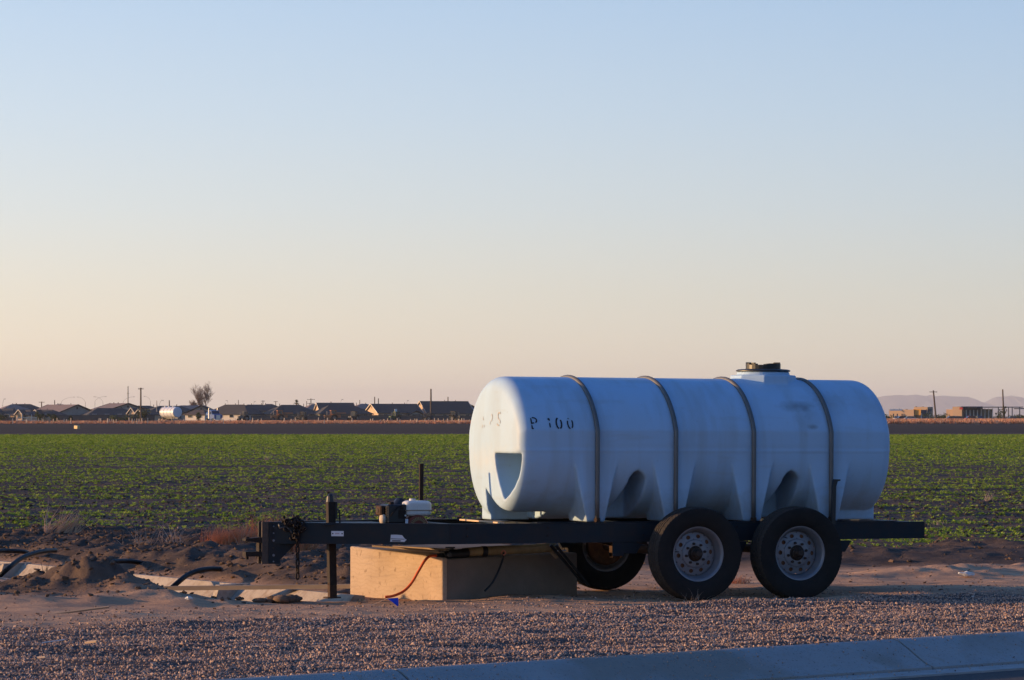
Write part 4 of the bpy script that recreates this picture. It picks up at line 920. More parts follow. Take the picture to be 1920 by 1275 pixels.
# scraps
def scrap(name, px, Y, size, rz, m, label, cat, tilt=0):
    mb = MB(); a, b, c = size; mb.box((-a/2,-b/2,0),(a/2,b/2,c)); p = gp(px,Y,.006); p.z += .012; o = obj(name, mb, m, loc=p, rot=(abs(tilt),-.13,rz)); return tag(o, label, cat)
scrap('wood_lath', 150, 27.05, (.46,.03,.012), -.08, M['timber'], 'pale broken lath lying on the dirt track left of the gravel', 'lath', -.25)
scrap('wood_splinter', 172, 23.2, (.09,.025,.012), -.5, M['palewood'], 'orange brown wood splinter lying on the gravel at left', 'splinter', .2)
scrap('wire_stub', 100, 23.3, (.15,.008,.006), .12, M['plate'], 'short pale straight wire lying on the gravel at far left', 'wire')
scrap('bark_chip', 77, 21.9, (.07,.02,.01), -.4, M['straw'], 'small curled bark chip on gravel near lower left corner', 'chip', .1)
scrap('wood_chip', 1315, 28.2, (.07,.02,.008), .3, M['palewood'], 'small pale wood chip on dirt between the two near wheels', 'chip')
def bagmesh(seed, s):
    me = rock(seed,.35,2,.7); return me
o = link('crumpled_cup', bagmesh(401,1), M['white'], loc=gp(355,28.2,.03)); o.scale = (.06,.035,.035); tag(o, 'crumpled white cup lying at the foot of the dirt heap', 'cup')
o = link('plastic_bag', bagmesh(402,1), M['white'], loc=gp(1812,32.6,.03)); o.scale = (.13,.08,.07); tag(o, 'torn dirty white plastic bag on the dirt bank at right', 'plastic bag')
mb = MB(); mb.tube([(-.07,0,0),(-.075,0,.06),(-.06,.0,.12)],[.008,.006,.003],5); obj('bag_strip', mb, M['white'], o)
# dry plants
def weed(name, px, Y, h, spread, nb, m, label, seed, lean=0, wd=.004, cat='dry weed', droop=.3, zoff=0):
    r = random.Random(seed); mb = MB(); p = gp(px,Y,zoff)
    for k in range(nb):
        a = r.uniform(0,6.28); rr = spread*r.random()**.7; b0 = Vector((rr*math.cos(a)*.7, rr*math.sin(a)*.4, -.01)); L_ = h*r.uniform(.5,1.1)
        dx = r.gauss(lean,.35); dy = r.gauss(0,.3); P = [b0]; c = b0.copy(); v = Vector((dx,dy,1)).normalized()
        for s in range(4): 
            v = (v+Vector((r.gauss(.04*lean,.12), r.gauss(0,.12), -droop*.3))).normalized(); c = c+v*L_/4; P.append(c.copy())
        W = wd*r.uniform(.6,1.2); V = []
        for i, q in enumerate(P): s = W*(1-i/5); V += [q+Vector((s,0,0)), q-Vector((s*.5,s*.8,0)), q-Vector((s*.5,-s*.8,0))]
        mb.add(V, [(3*i+j,3*i+(j+1)%3,3*i+3+(j+1)%3,3*i+3+j) for i in range(4) for j in range(3)])
    o = obj(name, mb, m, loc=p, fix=False); return tag(o, label, cat)
weed('dry_weed', 428, 36.6, .25, .42, 620, M['rustweed'], 'low rust orange dry weed clump left of the trailer hitch', 1, .4, .0055)
weed('dry_weed', 500, 37.0, .34, .42, 380, M['rustweed'], 'taller reddish dry weed rising behind the trailer hitch', 2, .3, .0045)
weed('dry_weed', 545, 35.0, .26, .32, 560, M['rustweed'], 'dense red brown dry weed seen under the tongue beam by the chain', 3, .2, .0055)
weed('dry_stalks', 450, 36.2, .40, .10, 9, M['straw'], 'few tall pale straw stalks leaning right before the red weeds', 4, .5, .003, 'stalks', .05)
weed('dry_branches', 108, 40.0, .36, .34, 80, M['straw'], 'fan of dry pale branches on the bank at the left', 5, .7, .008, 'branches', .2)
weed('dry_branches', 255, 36.6, .28, .24, 30, M['straw'], 'sparse dry twigs on bank between two siphon tubes', 6, .2, .0035, 'branches', .6)
weed('dry_branches', 320, 37.0, .30, .28, 40, M['straw'], 'curled dry twigs arching on the bank above the ditch', 7, .1, .0035, 'branches', .7)
weed('dry_twig', 85, 29.6, .16, .03, 5, M['rust'], 'single dark reddish twig standing in front of the ditch at left', 8, .1, .004, 'twig', .1)
weed('dry_twigs', 420, 28.9, .16, .22, 14, M['rust'], 'thin dark twigs growing in front of pale ditch wall', 9, .1, .0018, 'twigs', .3)
weed('dry_grass', 1300, 28.45, .13, .14, 16, M['straw'], 'tangle of dry pale grass stems at the foot of the front near wheel', 10, .3, .0015, 'dry grass', .9)
weed('dry_leaves', 1385, 32.0, .10, .12, 60, M['redweed'], 'small rusty dry leaf clump seen between the two near wheels', 11, .2, .006, 'dry weed', .6)
weed('straw_stalk', 450, 29.4, .34, .01, 3, M['straw'], 'long pale stem bending right towards the hitch plate', 12, .6, .0025, 'stem', .5)
weed('dry_weed', 880, 44, .2, .3, 50, M['straw'], 'pale weed tuft at the field edge behind the engine', 13, .1, .004)
weed('dry_grass', 1120, 31.8, .10, .4, 60, M['straw'], 'short dry grass behind the far wheel', 14, .1, .002, 'dry grass', .7)
for a_ in ((1852,62,.22,'pale dry weed standing alone in the crop at the far right',21),(1760,49,.2,'twisted pale dry weed in the crop right of the tank',22),(556,52,.2,'single pale stem in the crop above the hitch',23),(500,120,.3,'small pale weed far out in the crop left of centre',24)):
    weed('stray_weed', a_[0], a_[1], a_[2], .12, 24, M['straw'], a_[3], a_[4], .2, .006)
mb = MB(); mb.box((-.03,-.03,0),(.03,.03,.06)); o = obj('soil_stone', mb, M['timber'], loc=gp(334,42,.0), rot=(.3,.4,.3)); tag(o, 'small pale angular stone on the bank above the ditch', 'stone')


# ================================================================= far side: fence posts, weeds, farm machines, trucks, houses
M['roofdark'] = mat('dark_roof_tile', (.062,.056,.05), .85, noise=(.8,(.085,.075,.07),.6), bump=(6,.4,.05))
M['roofbrown'] = mat('brown_roof_tile', (.10,.075,.065), .85, noise=(.8,(.07,.055,.05),.6), bump=(6,.4,.05))
M['rooftan'] = mat('tan_roof_tile', (.26,.19,.16), .85, noise=(.8,(.20,.15,.13),.6), bump=(6,.4,.05))
M['wallgrey'] = mat('grey_stucco', (.36,.34,.29), .9, noise=(1,(.18,.18,.16),.5))
M['walltan'] = mat('tan_stucco', (.60,.42,.28), .9, noise=(1,(.40,.28,.19),.5))
M['wallwhite'] = mat('cream_stucco', (.74,.66,.56), .9, noise=(1,(.5,.44,.38),.4))
M['wallblue'] = mat('bluish_stucco', (.38,.48,.68), .9)
M['trim'] = mat('pale_trim', (.66,.58,.48), .8)
M['trimdark'] = mat('dark_trim', (.05,.035,.03), .8)
M['glass'] = mat('window_glass', (.02,.03,.045), .12, spec=.8)
M['garden'] = mat('garden_wall', (.09,.08,.075), .9)
M['pole'] = mat('pole_wood', (.10,.07,.05), .9)
M['lampmetal'] = mat('lamp_metal', (.30,.28,.25), .6)
M['post'] = mat('stake_wood', (.62,.50,.38), .9)
M['bark'] = mat('bark', (.22,.14,.10), .95)
M['tg'] = mat('tractor_green', (.02,.07,.02), .5); M['to'] = mat('tractor_orange', (.45,.16,.06), .5); M['td'] = mat('tractor_dark', (.05,.045,.04), .6); M['ty'] = mat('tractor_grey', (.16,.15,.13), .6)
M['truckblue'] = mat('truck_blue', (.04,.09,.25), .4, spec=.5); M['truckwhite'] = mat('tanker_white', (.68,.68,.70), .35, spec=.5, noise=(1.5,(.5,.5,.52),.3)); M['chrome'] = mat('chrome', (.6,.6,.6), .3, metal=.8)
M['carred'] = mat('red_paint', (.40,.012,.015), .35, spec=.5); M['cargrey'] = mat('grey_paint', (.10,.11,.12), .35, spec=.5); M['carwhite'] = mat('white_paint', (.6,.6,.6), .35, spec=.5)
M['shop'] = mat('shop_stucco', (.50,.34,.22), .9); M['shoporange'] = mat('shop_orange', (.62,.30,.07), .8); M['shopblue'] = mat('shop_front', (.05,.07,.10), .5); M['sign'] = mat('white_sign', (.75,.75,.72), .6)
M['hill'] = mat('hill_rock', (.17,.18,.20), .95, noise=(.0012,(.13,.14,.155),.6))
M['tyref'] = mat('far_tyre', (.02,.02,.02), .8)
def roof_top(w, l, e, r, kind, oh=.5, hip=None):
    """returns faces of a roof solid; ridge runs along x; w depth (y), l length (x)"""
    x0,x1,y0,y1 = -l/2-oh, l/2+oh, -w/2-oh, w/2+oh; hp = (hip if hip is not None else w/2) if kind == 'hip' else 0
    V = [(x0,y0,e),(x1,y0,e),(x1,y1,e),(x0,y1,e),(x0+hp,0,r),(x1-hp,0,r)]
    T = .22
    V2 = [(a,b,c-T) for a,b,c in V]
    F = [(0,1,5,4),(2,3,4,5),(3,0,4),(1,2,5)] if kind == 'hip' else [(0,1,5,4),(2,3,4,5)]
    return V, V2, F
def add_roof(mb, w, l, e, r, kind, oh=.5, hip=None):
    V, V2, F = roof_top(w,l,e,r,kind,oh,hip); n = 6; fs = list(F)+[tuple(n+i for i in reversed(f)) for f in F]
    fs += [(0,n+0,n+1,1),(2,n+2,n+3,3)]
    if kind == 'hip': fs += [(1,n+1,n+2,2),(3,n+3,n+0,0)]
    else: fs += [(0,4,n+4,n+0),(4,3,n+3,n+4),(1,n+1,n+5,5),(5,n+5,n+2,2)]
    mb.add(V+V2, fs)
def house(px, Y, l, w, e, r, yaw, kind, wallm, roofm, label, extras=(), trim='trim', vents=2, wins=True, oh=.5):
    x = gx(px,Y); h = empty('house', (x,Y,0), R(yaw), label, 'house', 'houses beyond the field')
    mb = MB(); hw = e-.18
    if kind == 'hip': mb.box((-l/2,-w/2,0),(l/2,w/2,hw))
    else:
        top = e+(r-e)*(w/2)/(w/2+oh)-.12
        pr = [(-w/2,0),(w/2,0),(w/2,hw),(0,top+.0),(-w/2,hw)]
        mb.prism(pr,-l/2,l/2,'yz')
    obj('wall', mb, M[wallm], h)
    mb = MB(); add_roof(mb,w,l,e,r,kind,oh); rf = obj('roof', mb, M[roofm], h)
    rr = random.Random(int(px*7))
    for k in range(vents):
        vx = rr.uniform(-l*.3,l*.3); vz = r-.05; mb = MB(); mb.cyl((vx,.6,r-.6),(vx,.6,r+.35),.10,n=6); obj('roof_vent', mb, M['trimdark'], rf)
    if kind == 'gable':
        for s in (-1,1):
            mb = MB(); X0 = s*(l/2+oh)
            a = (X0,-w/2-oh,e-.2); b = (X0,0,r-.2); c = (X0,w/2+oh,e-.2)
            for p, q in ((a,b),(b,c)):
                V = [p,q,(q[0],q[1],q[2]+.30),(p[0],p[1],p[2]+.30)]; V = V+[(v[0]+s*.08,v[1],v[2]) for v in V]; mb.add(V,[(0,1,2,3),(7,6,5,4),(0,4,5,1),(1,5,6,2),(2,6,7,3),(3,7,4,0)])
            obj('barge_board', mb, M[trim], h)
            mb = MB(); mb.box((min(s*l/2,s*(l/2+.03)),-.3,r-1.5),(max(s*l/2,s*(l/2+.03)),.3,r-.8)); obj('gable_vent', mb, M['trimdark'], h)
    if wins:
        k = max(2,int(l/4))
        for i in range(k):
            wx = -l/2+l*(i+.5)/k
            fr = MB(); fr.box((wx-.75,-w/2-.08,.95),(wx+.75,-w/2-.01,2.15)); f = obj('window', fr, M[trim if trim != 'trimdark' else 'trim'], h)
            g_ = MB(); g_.box((wx-.65,-w/2-.10,1.05),(wx+.65,-w/2-.085,2.05)); obj('pane', g_, M['glass'], f)
    for ex in extras:
        # front-facing gable wings: (dx, dy, width, depth, eave, ridge, wallm, roofm, trim)
        dx,dy,ww,dd,ee,rr2,wm,rm,tr = ex
        wing = bpy.data.objects.new('wing', None); C.objects.link(wing); wing.parent = h; wing.location = (dx,dy,0); wing.rotation_euler = (0,0,R(90))
        mb = MB(); pr = [(-ww/2,0),(ww/2,0),(ww/2,ee-.15),(0,rr2-.35),(-ww/2,ee-.15)]; mb.prism(pr,-dd/2,dd/2,'yz'); obj('wing_wall', mb, M[wm], wing)
        mb = MB(); add_roof(mb,ww,dd,ee,rr2,'gable',.45); obj('wing_roof', mb, M[rm], wing)
        mb = MB(); X0 = -(dd/2+.45); a = (X0,-ww/2-.45,ee-.2); b = (X0,0,rr2-.2); c = (X0,ww/2+.45,ee-.2)
        for p, q in ((a,b),(b,c)):
            V = [p,q,(q[0],q[1],q[2]+.32),(p[0],p[1],p[2]+.32)]; V = V+[(v[0]-.08,v[1],v[2]) for v in V]; mb.add(V,[(0,1,2,3),(7,6,5,4),(0,4,5,1),(1,5,6,2),(2,6,7,3),(3,7,4,0)])
        obj('wing_trim', mb, M[tr], wing)
        mb = MB(); mb.box((-dd/2-.05,-ww*.28,.7),(-dd/2-.01,ww*.28,2.1)); obj('wing_window', mb, M['glass'], wing)
    return h
# ridge heights come from the photo: z = EYE + (780-y)/6600*Y
def zt(py, Y): return EYE+(HZ-py)/FPX*Y
Yh = 1100.
house(24,1150,9,9,zt(768,1150),zt(758,1150),20,'hip','wallgrey','rooftan','house at the far left edge with a small brown hipped roof behind others')
house(40,1160,14,9,zt(769,1160),zt(757.5,1160),20,'hip','wallgrey','roofdark','dark hip roofed house second from the left behind the porches')
house(14,Yh,11,8,zt(780,Yh),zt(766,Yh),-28,'hip','walltan','roofdark','low dark roofed house at the left edge with a wide tan gable', ((-1,-4.2,4.6,3,zt(779,Yh),zt(766.5,Yh),'walltan','roofdark','trim'),))
house(52,1090,8,7,zt(778.5,1090),zt(769,1090),-28,'hip','walltan','roofbrown','small tan house with pointed porch gable and pale balustrade', ((0.2,-3.6,2.1,2.4,zt(777,1090),zt(768,1090),'walltan','roofbrown','trim'),))
house(88,1095,10,7,zt(778.5,1095),zt(768,1095),-28,'hip','walltan','roofdark','small tan house with pointed porch beside the big grey gable', ((-.8,-3.6,2.3,2.4,zt(777,1095),zt(768,1095),'walltan','roofdark','trim'),))
house(112,1160,13,12,zt(768,1160),zt(758,1160),20,'hip','wallgrey','rooftan','house with broad sunlit pinkish tan roof behind the porches')
h_ = house(118,1120,17,20,zt(780.5,1120),zt(758.5,1120),129,'gable','wallgrey','rooftan','large grey house whose wide front gable faces the field', trim='trimdark', wins=False)
house(206,1110,16,9,zt(778,1110),zt(765,1110),20,'hip','wallgrey','roofdark','long low house with dark blue grey roof beside the big gable')
house(224,1170,11,14,zt(768,1170),zt(756,1170),127,'gable','wallgrey','rooftan','house behind with pinkish roof and mast above its ridge', trim='trimdark')
house(270,1180,12,9,zt(770,1180),zt(760.5,1180),20,'hip','wallgrey','roofdark','dark roofed house behind the two bright little gables')
house(272,1080,8,6,zt(777,1080),zt(768,1080),-28,'hip','walltan','roofdark','small house with two bright orange pointed gables by the wooden pole', ((-2.0,-3.2,2.5,2.4,zt(776,1080),zt(764.5,1080),'walltan','roofdark','trim'),(1.0,-3.6,2.3,2.4,zt(777,1080),zt(767,1080),'walltan','roofdark','trim')))
house(318,1150,16,10,zt(772,1150),zt(761,1150),20,'hip','wallgrey','roofdark','dark roofed house standing behind the white tanker')
house(355,1190,14,9,zt(768,1190),zt(760,1190),20,'hip','wallgrey','rooftan','house with thin sunlit brown roof behind the grey gable near the bare tree')
house(380,1130,10,12,zt(777,1130),zt(760,1130),90,'gable','wallgrey','roofdark','grey front gabled house directly below the bare tree', trim='trimdark', wins=False)
house(374,1060,7,5,zt(777,1060),zt(768.5,1060),-28,'hip','wallwhite','roofbrown','small cream walled house between the tanker and the blue truck')
house(440,1100,16,10,zt(776.5,1100),zt(758.5,1100),-28,'hip','wallwhite','roofdark','cream walled dark hip roofed house right of the blue truck')
house(478,1150,13,9,zt(770,1150),zt(758.5,1150),20,'hip','wallgrey','roofbrown','brownish hip roofed house behind the dark tractor')
house(505,1160,10,9,zt(770,1160),zt(757.5,1160),20,'hip','wallgrey','roofbrown','brown hip roofed house behind the orange harvester')
house(545,1100,15,10,zt(776,1100),zt(759,1100),20,'hip','wallgrey','roofdark','wide dark hip roofed house left of the lit attic gable')
house(588,1210,8,8,zt(768,1210),zt(757.5,1210),20,'hip','wallgrey','rooftan','small roof slope in sunlight beside the attic gable')
house(628,1170,11.5,9.5,zt(768,1170),zt(755,1170),12,'gable','walltan','roofdark','house with sunlit tan gable and a small square attic vent', trim='trim')
house(640,1100,17,10,zt(776,1100),zt(759.5,1100),20,'hip','wallgrey','roofdark','broad dark hipped house standing before the attic gable house')
house(682,1200,9,8,zt(766,1200),zt(757,1200),20,'hip','wallgrey','rooftan','thin tan ridge just left of the second sunlit gable')
house(738,1130,15,11,zt(774,1130),zt(757,1130),24,'gable','walltan','roofdark','house with large orange lit gable near the middle of the row', ((5.0,-5.6,5,3,zt(778,1130),zt(770,1130),'wallgrey','roofdark','trimdark'),))
house(832,1140,16,11,zt(775,1140),zt(752,1140),24,'gable','walltan','roofdark','tall dark roofed house with steep sunlit end wall beside wooden pole', trim='trim')
house(872,1160,9,9,zt(772,1160),zt(754,1160),20,'hip','wallgrey','roofbrown','house with pale blue front gable next to the water tank', ((0,-5,6,4,zt(777,1160),zt(760,1160),'wallblue','roofdark','trimdark'),))
# garden walls
for x0,x1,Y,h0,lab in ((0,30,1020,1.1,'low dark garden wall at the left edge below the porches'),(96,290,1015,1.7,'long dark garden wall below the big grey gable'),(470,600,1040,1.6,'dark garden wall behind the orange harvester'),(600,760,1040,1.7,'dark garden wall behind the middle tractors'),(760,900,1040,1.6,'dark garden wall ending behind the water tank')):
    mb = MB(); a = gx(x0,Y); b = gx(x1,Y); mb.box((0,0,0),(b-a,.2,h0)); wl = empty('garden_wall', (a,Y,0), 0, lab, 'wall'); obj('wall_panel', mb, M['garden'], wl)
    mb = MB(); mb.box((-.05,-.05,h0),(b-a+.05,.25,h0+.08)); obj('wall_coping', mb, M['garden'], wl)
# balustrade and porch railing
for x0, x1 in ((33,68),(9,27)):
    Y = 1070.; a = gx(x0,Y); b = gx(x1,Y); bl = empty('porch_railing', (a,Y,0), 0, 'pale railing with square posts under the small porch gable, '+('longer one' if x0 == 33 else 'shorter one at the left'), 'railing')
    mb = MB(); mb.box((0,0,1.0),(b-a,.1,1.15)); mb.box((0,0,.15),(b-a,.1,.3)); obj('rail', mb, M['trim'], bl)
    k = int((b-a)/1.2)
    for i in range(k+1):
        mb = MB(); mb.box((i*(b-a)/k-.1,-.03,0),(i*(b-a)/k+.1,.13,2.0 if i%2 else 1.2)); obj('railing_post', mb, M['trim'], bl)
# poles, lamps, mast
def pole(px, py, Y, rad, label, arms=(), lean=0, cat='pole', m='pole', name='utility_pole'):
    x = gx(px,Y); z = zt(py,Y); p = empty(name, (x,Y,0), 0, label, cat); mb = MB(); mb.cyl((lean,0,-.2),(0,0,z),rad*1.15,rad*.85,8); obj('shaft', mb, M[m], p)
    for dz, ln in arms:
        mb = MB(); mb.box((-ln,-.05,z-dz-.08),(ln,.05,z-dz+.08)); obj('crossarm', mb, M[m], p)
        for s in (-.9,-.4,.4,.9): 
            mb = MB(); mb.cyl((s*ln,0,z-dz+.08),(s*ln,0,z-dz+.3),.05,n=6); obj('insulator', mb, M[m], p)
    return p
pole(264,727,1000,.24,'tall wooden power pole beside the two bright gables',((.35,.75),))
pole(808,729,1020,.24,'tall wooden pole standing in front of the steep roofed house')
pole(240,724,1400,.22,'thin communication mast rising behind the pinkish roof',((3.0,.4),(8.5,.5)),0,'mast','lampmetal','mast')
pole(1750,732,1100,.26,'wooden power pole leaning slightly, left of the mountain gap',((.5,1.2),),.9)
pole(1880,730,1100,.24,'slim wooden pole in front of the fuel station canopy',(),.4)
pole(78,753,1500,.25,'short pole with double crossarm far behind at left',((.3,1.2),))
pole(583,747,1500,.2,'distant power pole with two crossarms above the lit attic gable',((.5,1.7),(2.2,1.5)))
pole(702.5,744,1400,.22,'first of two bare stub poles above the orange gable house')
pole(709.5,747,1400,.2,'second shorter stub pole above the orange gable house')
pole(840,744,1400,.22,'short stub pole above the ridge of the steep roofed house')
pole(317.5,750.5,1500,.26,'short thick stub pole above the white tanker')
pole(294,751,1100,.12,'thin pale pole just left of the white tanker',(),0,'pole','lampmetal')
pole(447,750,1500,.16,'thin dark pole above roofs right of the bare tree')
pole(493,751,1600,.18,'distant pole with short crossarm left of the palm',((.3,.9),))
pole(517,752,1600,.16,'distant lean pole with tiny crossarm nearer the palm',((.3,.9),))
pole(674.5,750,1500,.15,'thin distant pole between the two lit gables')
pole(575,752,1500,.15,'thin pole right of the palm tree')
pole(102.5,750,1500,.2,'thin dark pole above the tan roof at left')
def lamp(px, py, Y, d, label, reach=20):
    x = gx(px,Y); z = zt(py,Y); r_ = reach/FPX*Y; p = empty('street_lamp', (x,Y,0), 0, label, 'street lamp', 'street lamps behind the houses'); z0 = z-2.4
    mb = MB(); mb.cyl((0,0,0),(0,0,z0),.11,.08,6); obj('shaft', mb, M['lampmetal'], p)
    mb = MB(); mb.tube([(0,0,z0),(d*.12*r_,0,z0+.9),(d*.35*r_,0,z0+1.7),(d*.7*r_,0,z0+2.3),(d*r_,0,z0+2.4)],.055,5); obj('lamp_arm', mb, M['lampmetal'], p)
    mb = MB(); mb.box((d*r_-.45,-.15,z0+2.3),(d*r_+.45,.15,z0+2.48)); obj('lamp_head', mb, M['lampmetal'], p)
for a in ((5,748,1400,1,'first street lamp from the left with short arm',4),(115,744.5,1700,1,'tall curved street lamp left of the big grey gable reaching right',24),(160,744.5,1700,-1,'tall curved street lamp behind the big gable ridge reaching left',14),
          (178,743.5,1700,1,'curved street lamp crossing another, its arm reaching right',20),(193,744,1700,-1,'curved street lamp crossing another, its arm reaching left',16),(282,743,1700,-1,'curved street lamp right of the wooden power pole reaching left',11),
          (231,744,1700,1,'curved street lamp left of the mast with long right arm',20),(298,750.5,1300,1,'short armed street lamp just left of the tanker top',7),(428,751,1700,-1,'distant street lamp right of the bare tree',3),(638,749,1500,1,'distant street lamp above the dark roof in the middle',4),(475,752.5,1700,1,'tiny distant lamp left of the palm',3),(762,751,1700,1,'tiny distant lamp above the long dark ridge',3)): lamp(*a)
# bare tree
def bare_tree(px, Y, top, wpx, label, seed, m='bark'):
    r = random.Random(seed); z = zt(top,Y); x = gx(px,Y); t = empty('bare_tree', (x,Y,0), 0, label, 'tree'); W = wpx/FPX*Y/2
    tr = MB(); tw = MB()
    def limb(p, d, L_, rad, lev):
        n = 5; pts = [p]; c = p.copy(); rs = [rad]
        for k in range(n):
            d = (d+Vector((r.gauss(0,.12),r.gauss(0,.12),r.gauss(.05,.06)))).normalized(); c = c+d*L_/n; pts.append(c.copy()); rs.append(rad*(1-.6*(k+1)/n))
        (tr if lev < 2 else tw).tube(pts, rs, 5 if lev < 2 else 3, caps=False)
        if lev >= 4: return
        nb = (9,7,6,5)[lev]
        for k in range(nb):
            f_ = (.18 if lev == 0 else .3)+.7*(k+r.random())/nb*(.95 if lev == 0 else 1); i_ = min(n, max(1,int(f_*n))); a = r.uniform(0,6.28); sp = r.uniform(.4,.8); q = Vector((math.cos(a),math.sin(a),0))
            nd = (d*math.cos(sp)+q*math.sin(sp)+Vector((0,0,.2))).normalized(); limb(pts[i_], nd, L_*(r.uniform(.42,.62) if lev == 0 else r.uniform(.4,.65)), max(rs[i_]*.55,.024), lev+1)
    limb(Vector((0,0,0)), Vector((0,0,1)), z*.8, .34, 0); limb(Vector((0,0,z*.15)), Vector((.10,.1,1)).normalized(), z*.72, .22, 0)
    zmax = max(v[2] for v in tw.v); xa = sorted(abs(v[0]) for v in tw.v); xm = xa[int(len(xa)*.965)]; sx = W/xm; sz = z/zmax
    for mb_ in (tr,tw): mb_.v = [(v[0]*sx, v[1]*sx, v[2]*sz) for v in mb_.v]
    obj('trunk', tr, M[m], t, fix=False); obj('crown', tw, M[m], t, fix=False)
bare_tree(381,1200,712,33,'tall bare leafless tree rising above the house roofs',5)
bare_tree(362,1250,748,16,'small bare treetop just left of the tall leafless tree',9)
# palm
Y = 1300; t = empty('palm_tree', (gx(556,Y),Y,0), 0, 'single palm tree whose round crown tops the dark roofs', 'palm tree'); zc = zt(755,Y); mb = MB(); mb.cyl((0,0,0),(0,0,zc),.35,.25,8); obj('trunk', mb, M['bark'], t)
mb = MB(); r = random.Random(4)
for k in range(70):
    a = r.uniform(0,6.28); el = r.uniform(-.7,1.4); L_ = r.uniform(1.2,1.7); d = Vector((math.cos(a)*math.cos(el),math.sin(a)*math.cos(el),math.sin(el))); s = Vector((-math.sin(a),math.cos(a),0))*.14; c = Vector((0,0,zc)); p = c+d*L_*.6; q = c+d*L_+Vector((0,0,-.3)); mb.add([c,p-s,p+s,q],[(0,1,2),(1,3,2)])
obj('crown', mb, M['tree'], t, fix=False)
# leafy trees / shrubs
def bush(px, Y, zc, rx, rz, label, seed, n=260, m='tree', cat='tree', name='bush', leaf=.28):
    r = random.Random(seed); t = empty(name, (gx(px,Y),Y,0), 0, label, cat); mb = MB()
    lob = [(r.gauss(0,.4)*rx, r.gauss(0,.4)*rx, zc+r.gauss(0,.3)*rz, r.uniform(.35,.6)) for _ in range(7)]
    for k in range(n):
        L_ = r.choice(lob); v = Vector((r.gauss(0,1),r.gauss(0,1),r.gauss(0,1))).normalized()*r.uniform(.6,1); c = Vector((L_[0]+v.x*rx*L_[3], L_[1]+v.y*rx*L_[3], max(.1,L_[2]+v.z*rz*L_[3]))); s = leaf*r.uniform(.5,1.2)
        u1 = Vector((r.gauss(0,1),r.gauss(0,1),r.gauss(0,1))).normalized()*s; u2 = Vector((r.gauss(0,1),r.gauss(0,1),r.gauss(0,1))).normalized()*s; mb.add([c-u1,c+u2,c+u1,c-u2*.6],[(0,1,2,3)])
    obj('foliage', mb, M[m], t, fix=False); mb = MB(); mb.cyl((0,0,0),(0,0,zc),.09,.05,6); obj('trunk', mb, M['bark'], t)
for i, (px,Y,zc,rx,rz,lab) in enumerate(((2,1010,1.3,2.2,1.6,'dark bush at the very left edge below the houses'),(72,1010,1.2,1.3,1.4,'rounded green bush right of the porch railing'),(98,1005,1.2,1.6,1.3,'dark bush in front of garden wall by the second porch'),(262,1010,1.9,2.0,2.0,'dark green tree beneath the bright twin gables'),(274,1015,1.7,1.3,2.0,'small tree right beneath the right bright gable'),
    (222,1008,1.0,3.0,1.1,'wide dark shrub along the long garden wall'),(133,1008,.9,.5,.9,'tiny yellowish shrub in front of big gable wall'),(372,1040,1.2,.7,1.2,'dark conical shrub before the small cream house'),(1893-140,1120,1.6,3.5,1.5,'grey green tree at the foot of the leaning power pole'),(1775,1150,1.5,4.0,1.6,'grey green tree right of the leaning power pole'),
    (1874,1090,2.0,1.9,2.3,'olive tree standing before the fuel station canopy'),(1787,1140,1.2,2,1.2,'small tree left of the fuel station shop'),(1905,1150,1.2,4,1.4,'distant trees under the canopy at the right edge'),(1668,1030,.9,2.5,.9,'low shrub by the tan store at left'))):
    bush(px,Y,zc,rx,rz,lab,50+i)
# tractors
def wheel_far(parent, x, y, r, w):
    e = bpy.data.objects.new('wheel', None); C.objects.link(e); e.parent = parent; e.location = (x,y,r)
    mb = MB(); mb.lathe([(r*.5,-w/2),(r*.93,-w/2),(r,-w*.35),(r,w*.35),(r*.93,w/2),(r*.5,w/2)],'y',20,closed=True); obj('tyre', mb, M['tyref'], e, smooth=35)
    mb = MB(); mb.lathe([(0,-w*.3),(r*.5,-w*.38),(r*.52,w*.38),(0,w*.3)],'y',16); obj('rim', mb, M['ty'], e)
def tractor(px, Y, s, yaw, body, label, cab=True, boom=False):
    t = empty('tractor', (gx(px,Y),Y,0), R(yaw), label, 'tractor', 'farm machines parked along the far wall'); 
    mb = MB(); mb.box((-1.9*s,-.45*s,.75*s),(-.3*s,.45*s,1.5*s)); mb.box((-.3*s,-.5*s,.8*s),(1.0*s,.5*s,1.35*s)); obj('hood', mb, M[body], t)
    if cab:
        mb = MB()
        for dx in (-.25,.95):
            for dy in (-.6,.6): mb.box(((dx-.05)*s,(dy-.05)*s,1.3*s),((dx+.05)*s,(dy+.05)*s,2.65*s))
        mb.box((-.35*s,-.75*s,2.6*s),(1.1*s,.75*s,2.75*s)); obj('cab_frame', mb, M[body], t)
        mb = MB(); mb.box((-.2*s,-.58*s,1.4*s),(.9*s,.58*s,2.58*s)); obj('cab_glass', mb, M['glass'], t)
    mb = MB(); mb.cyl((-1.2*s,0,1.5*s),(-1.2*s,0,2.5*s),.06*s,n=6); obj('exhaust', mb, M['lampmetal'], t)
    for dy in (-.8,.8): wheel_far(t,.5*s,dy*s,.85*s,.45*s)
    for dy in (-.7,.7): wheel_far(t,-1.5*s,dy*s,.5*s,.3*s)
    for dy in (-.85,.85):
        mb = MB(); mb.prism([(-.2*s,1.6*s),(.0*s,1.8*s),(1.0*s,1.8*s),(1.3*s,1.5*s),(1.3*s,1.42*s),(1.0*s,1.72*s),(.05*s,1.72*s)],(dy-.25)*s,(dy+.25)*s,'xz'); obj('fender', mb, M[body], t)
    if boom:
        mb = MB(); mb.box((1.0*s,-.3*s,1.9*s),(3.6*s,.3*s,2.2*s)); mb.box((.8*s,-.5*s,.9*s),(2.2*s,.5*s,1.7*s)); obj('boom', mb, M[body], t)
    return t
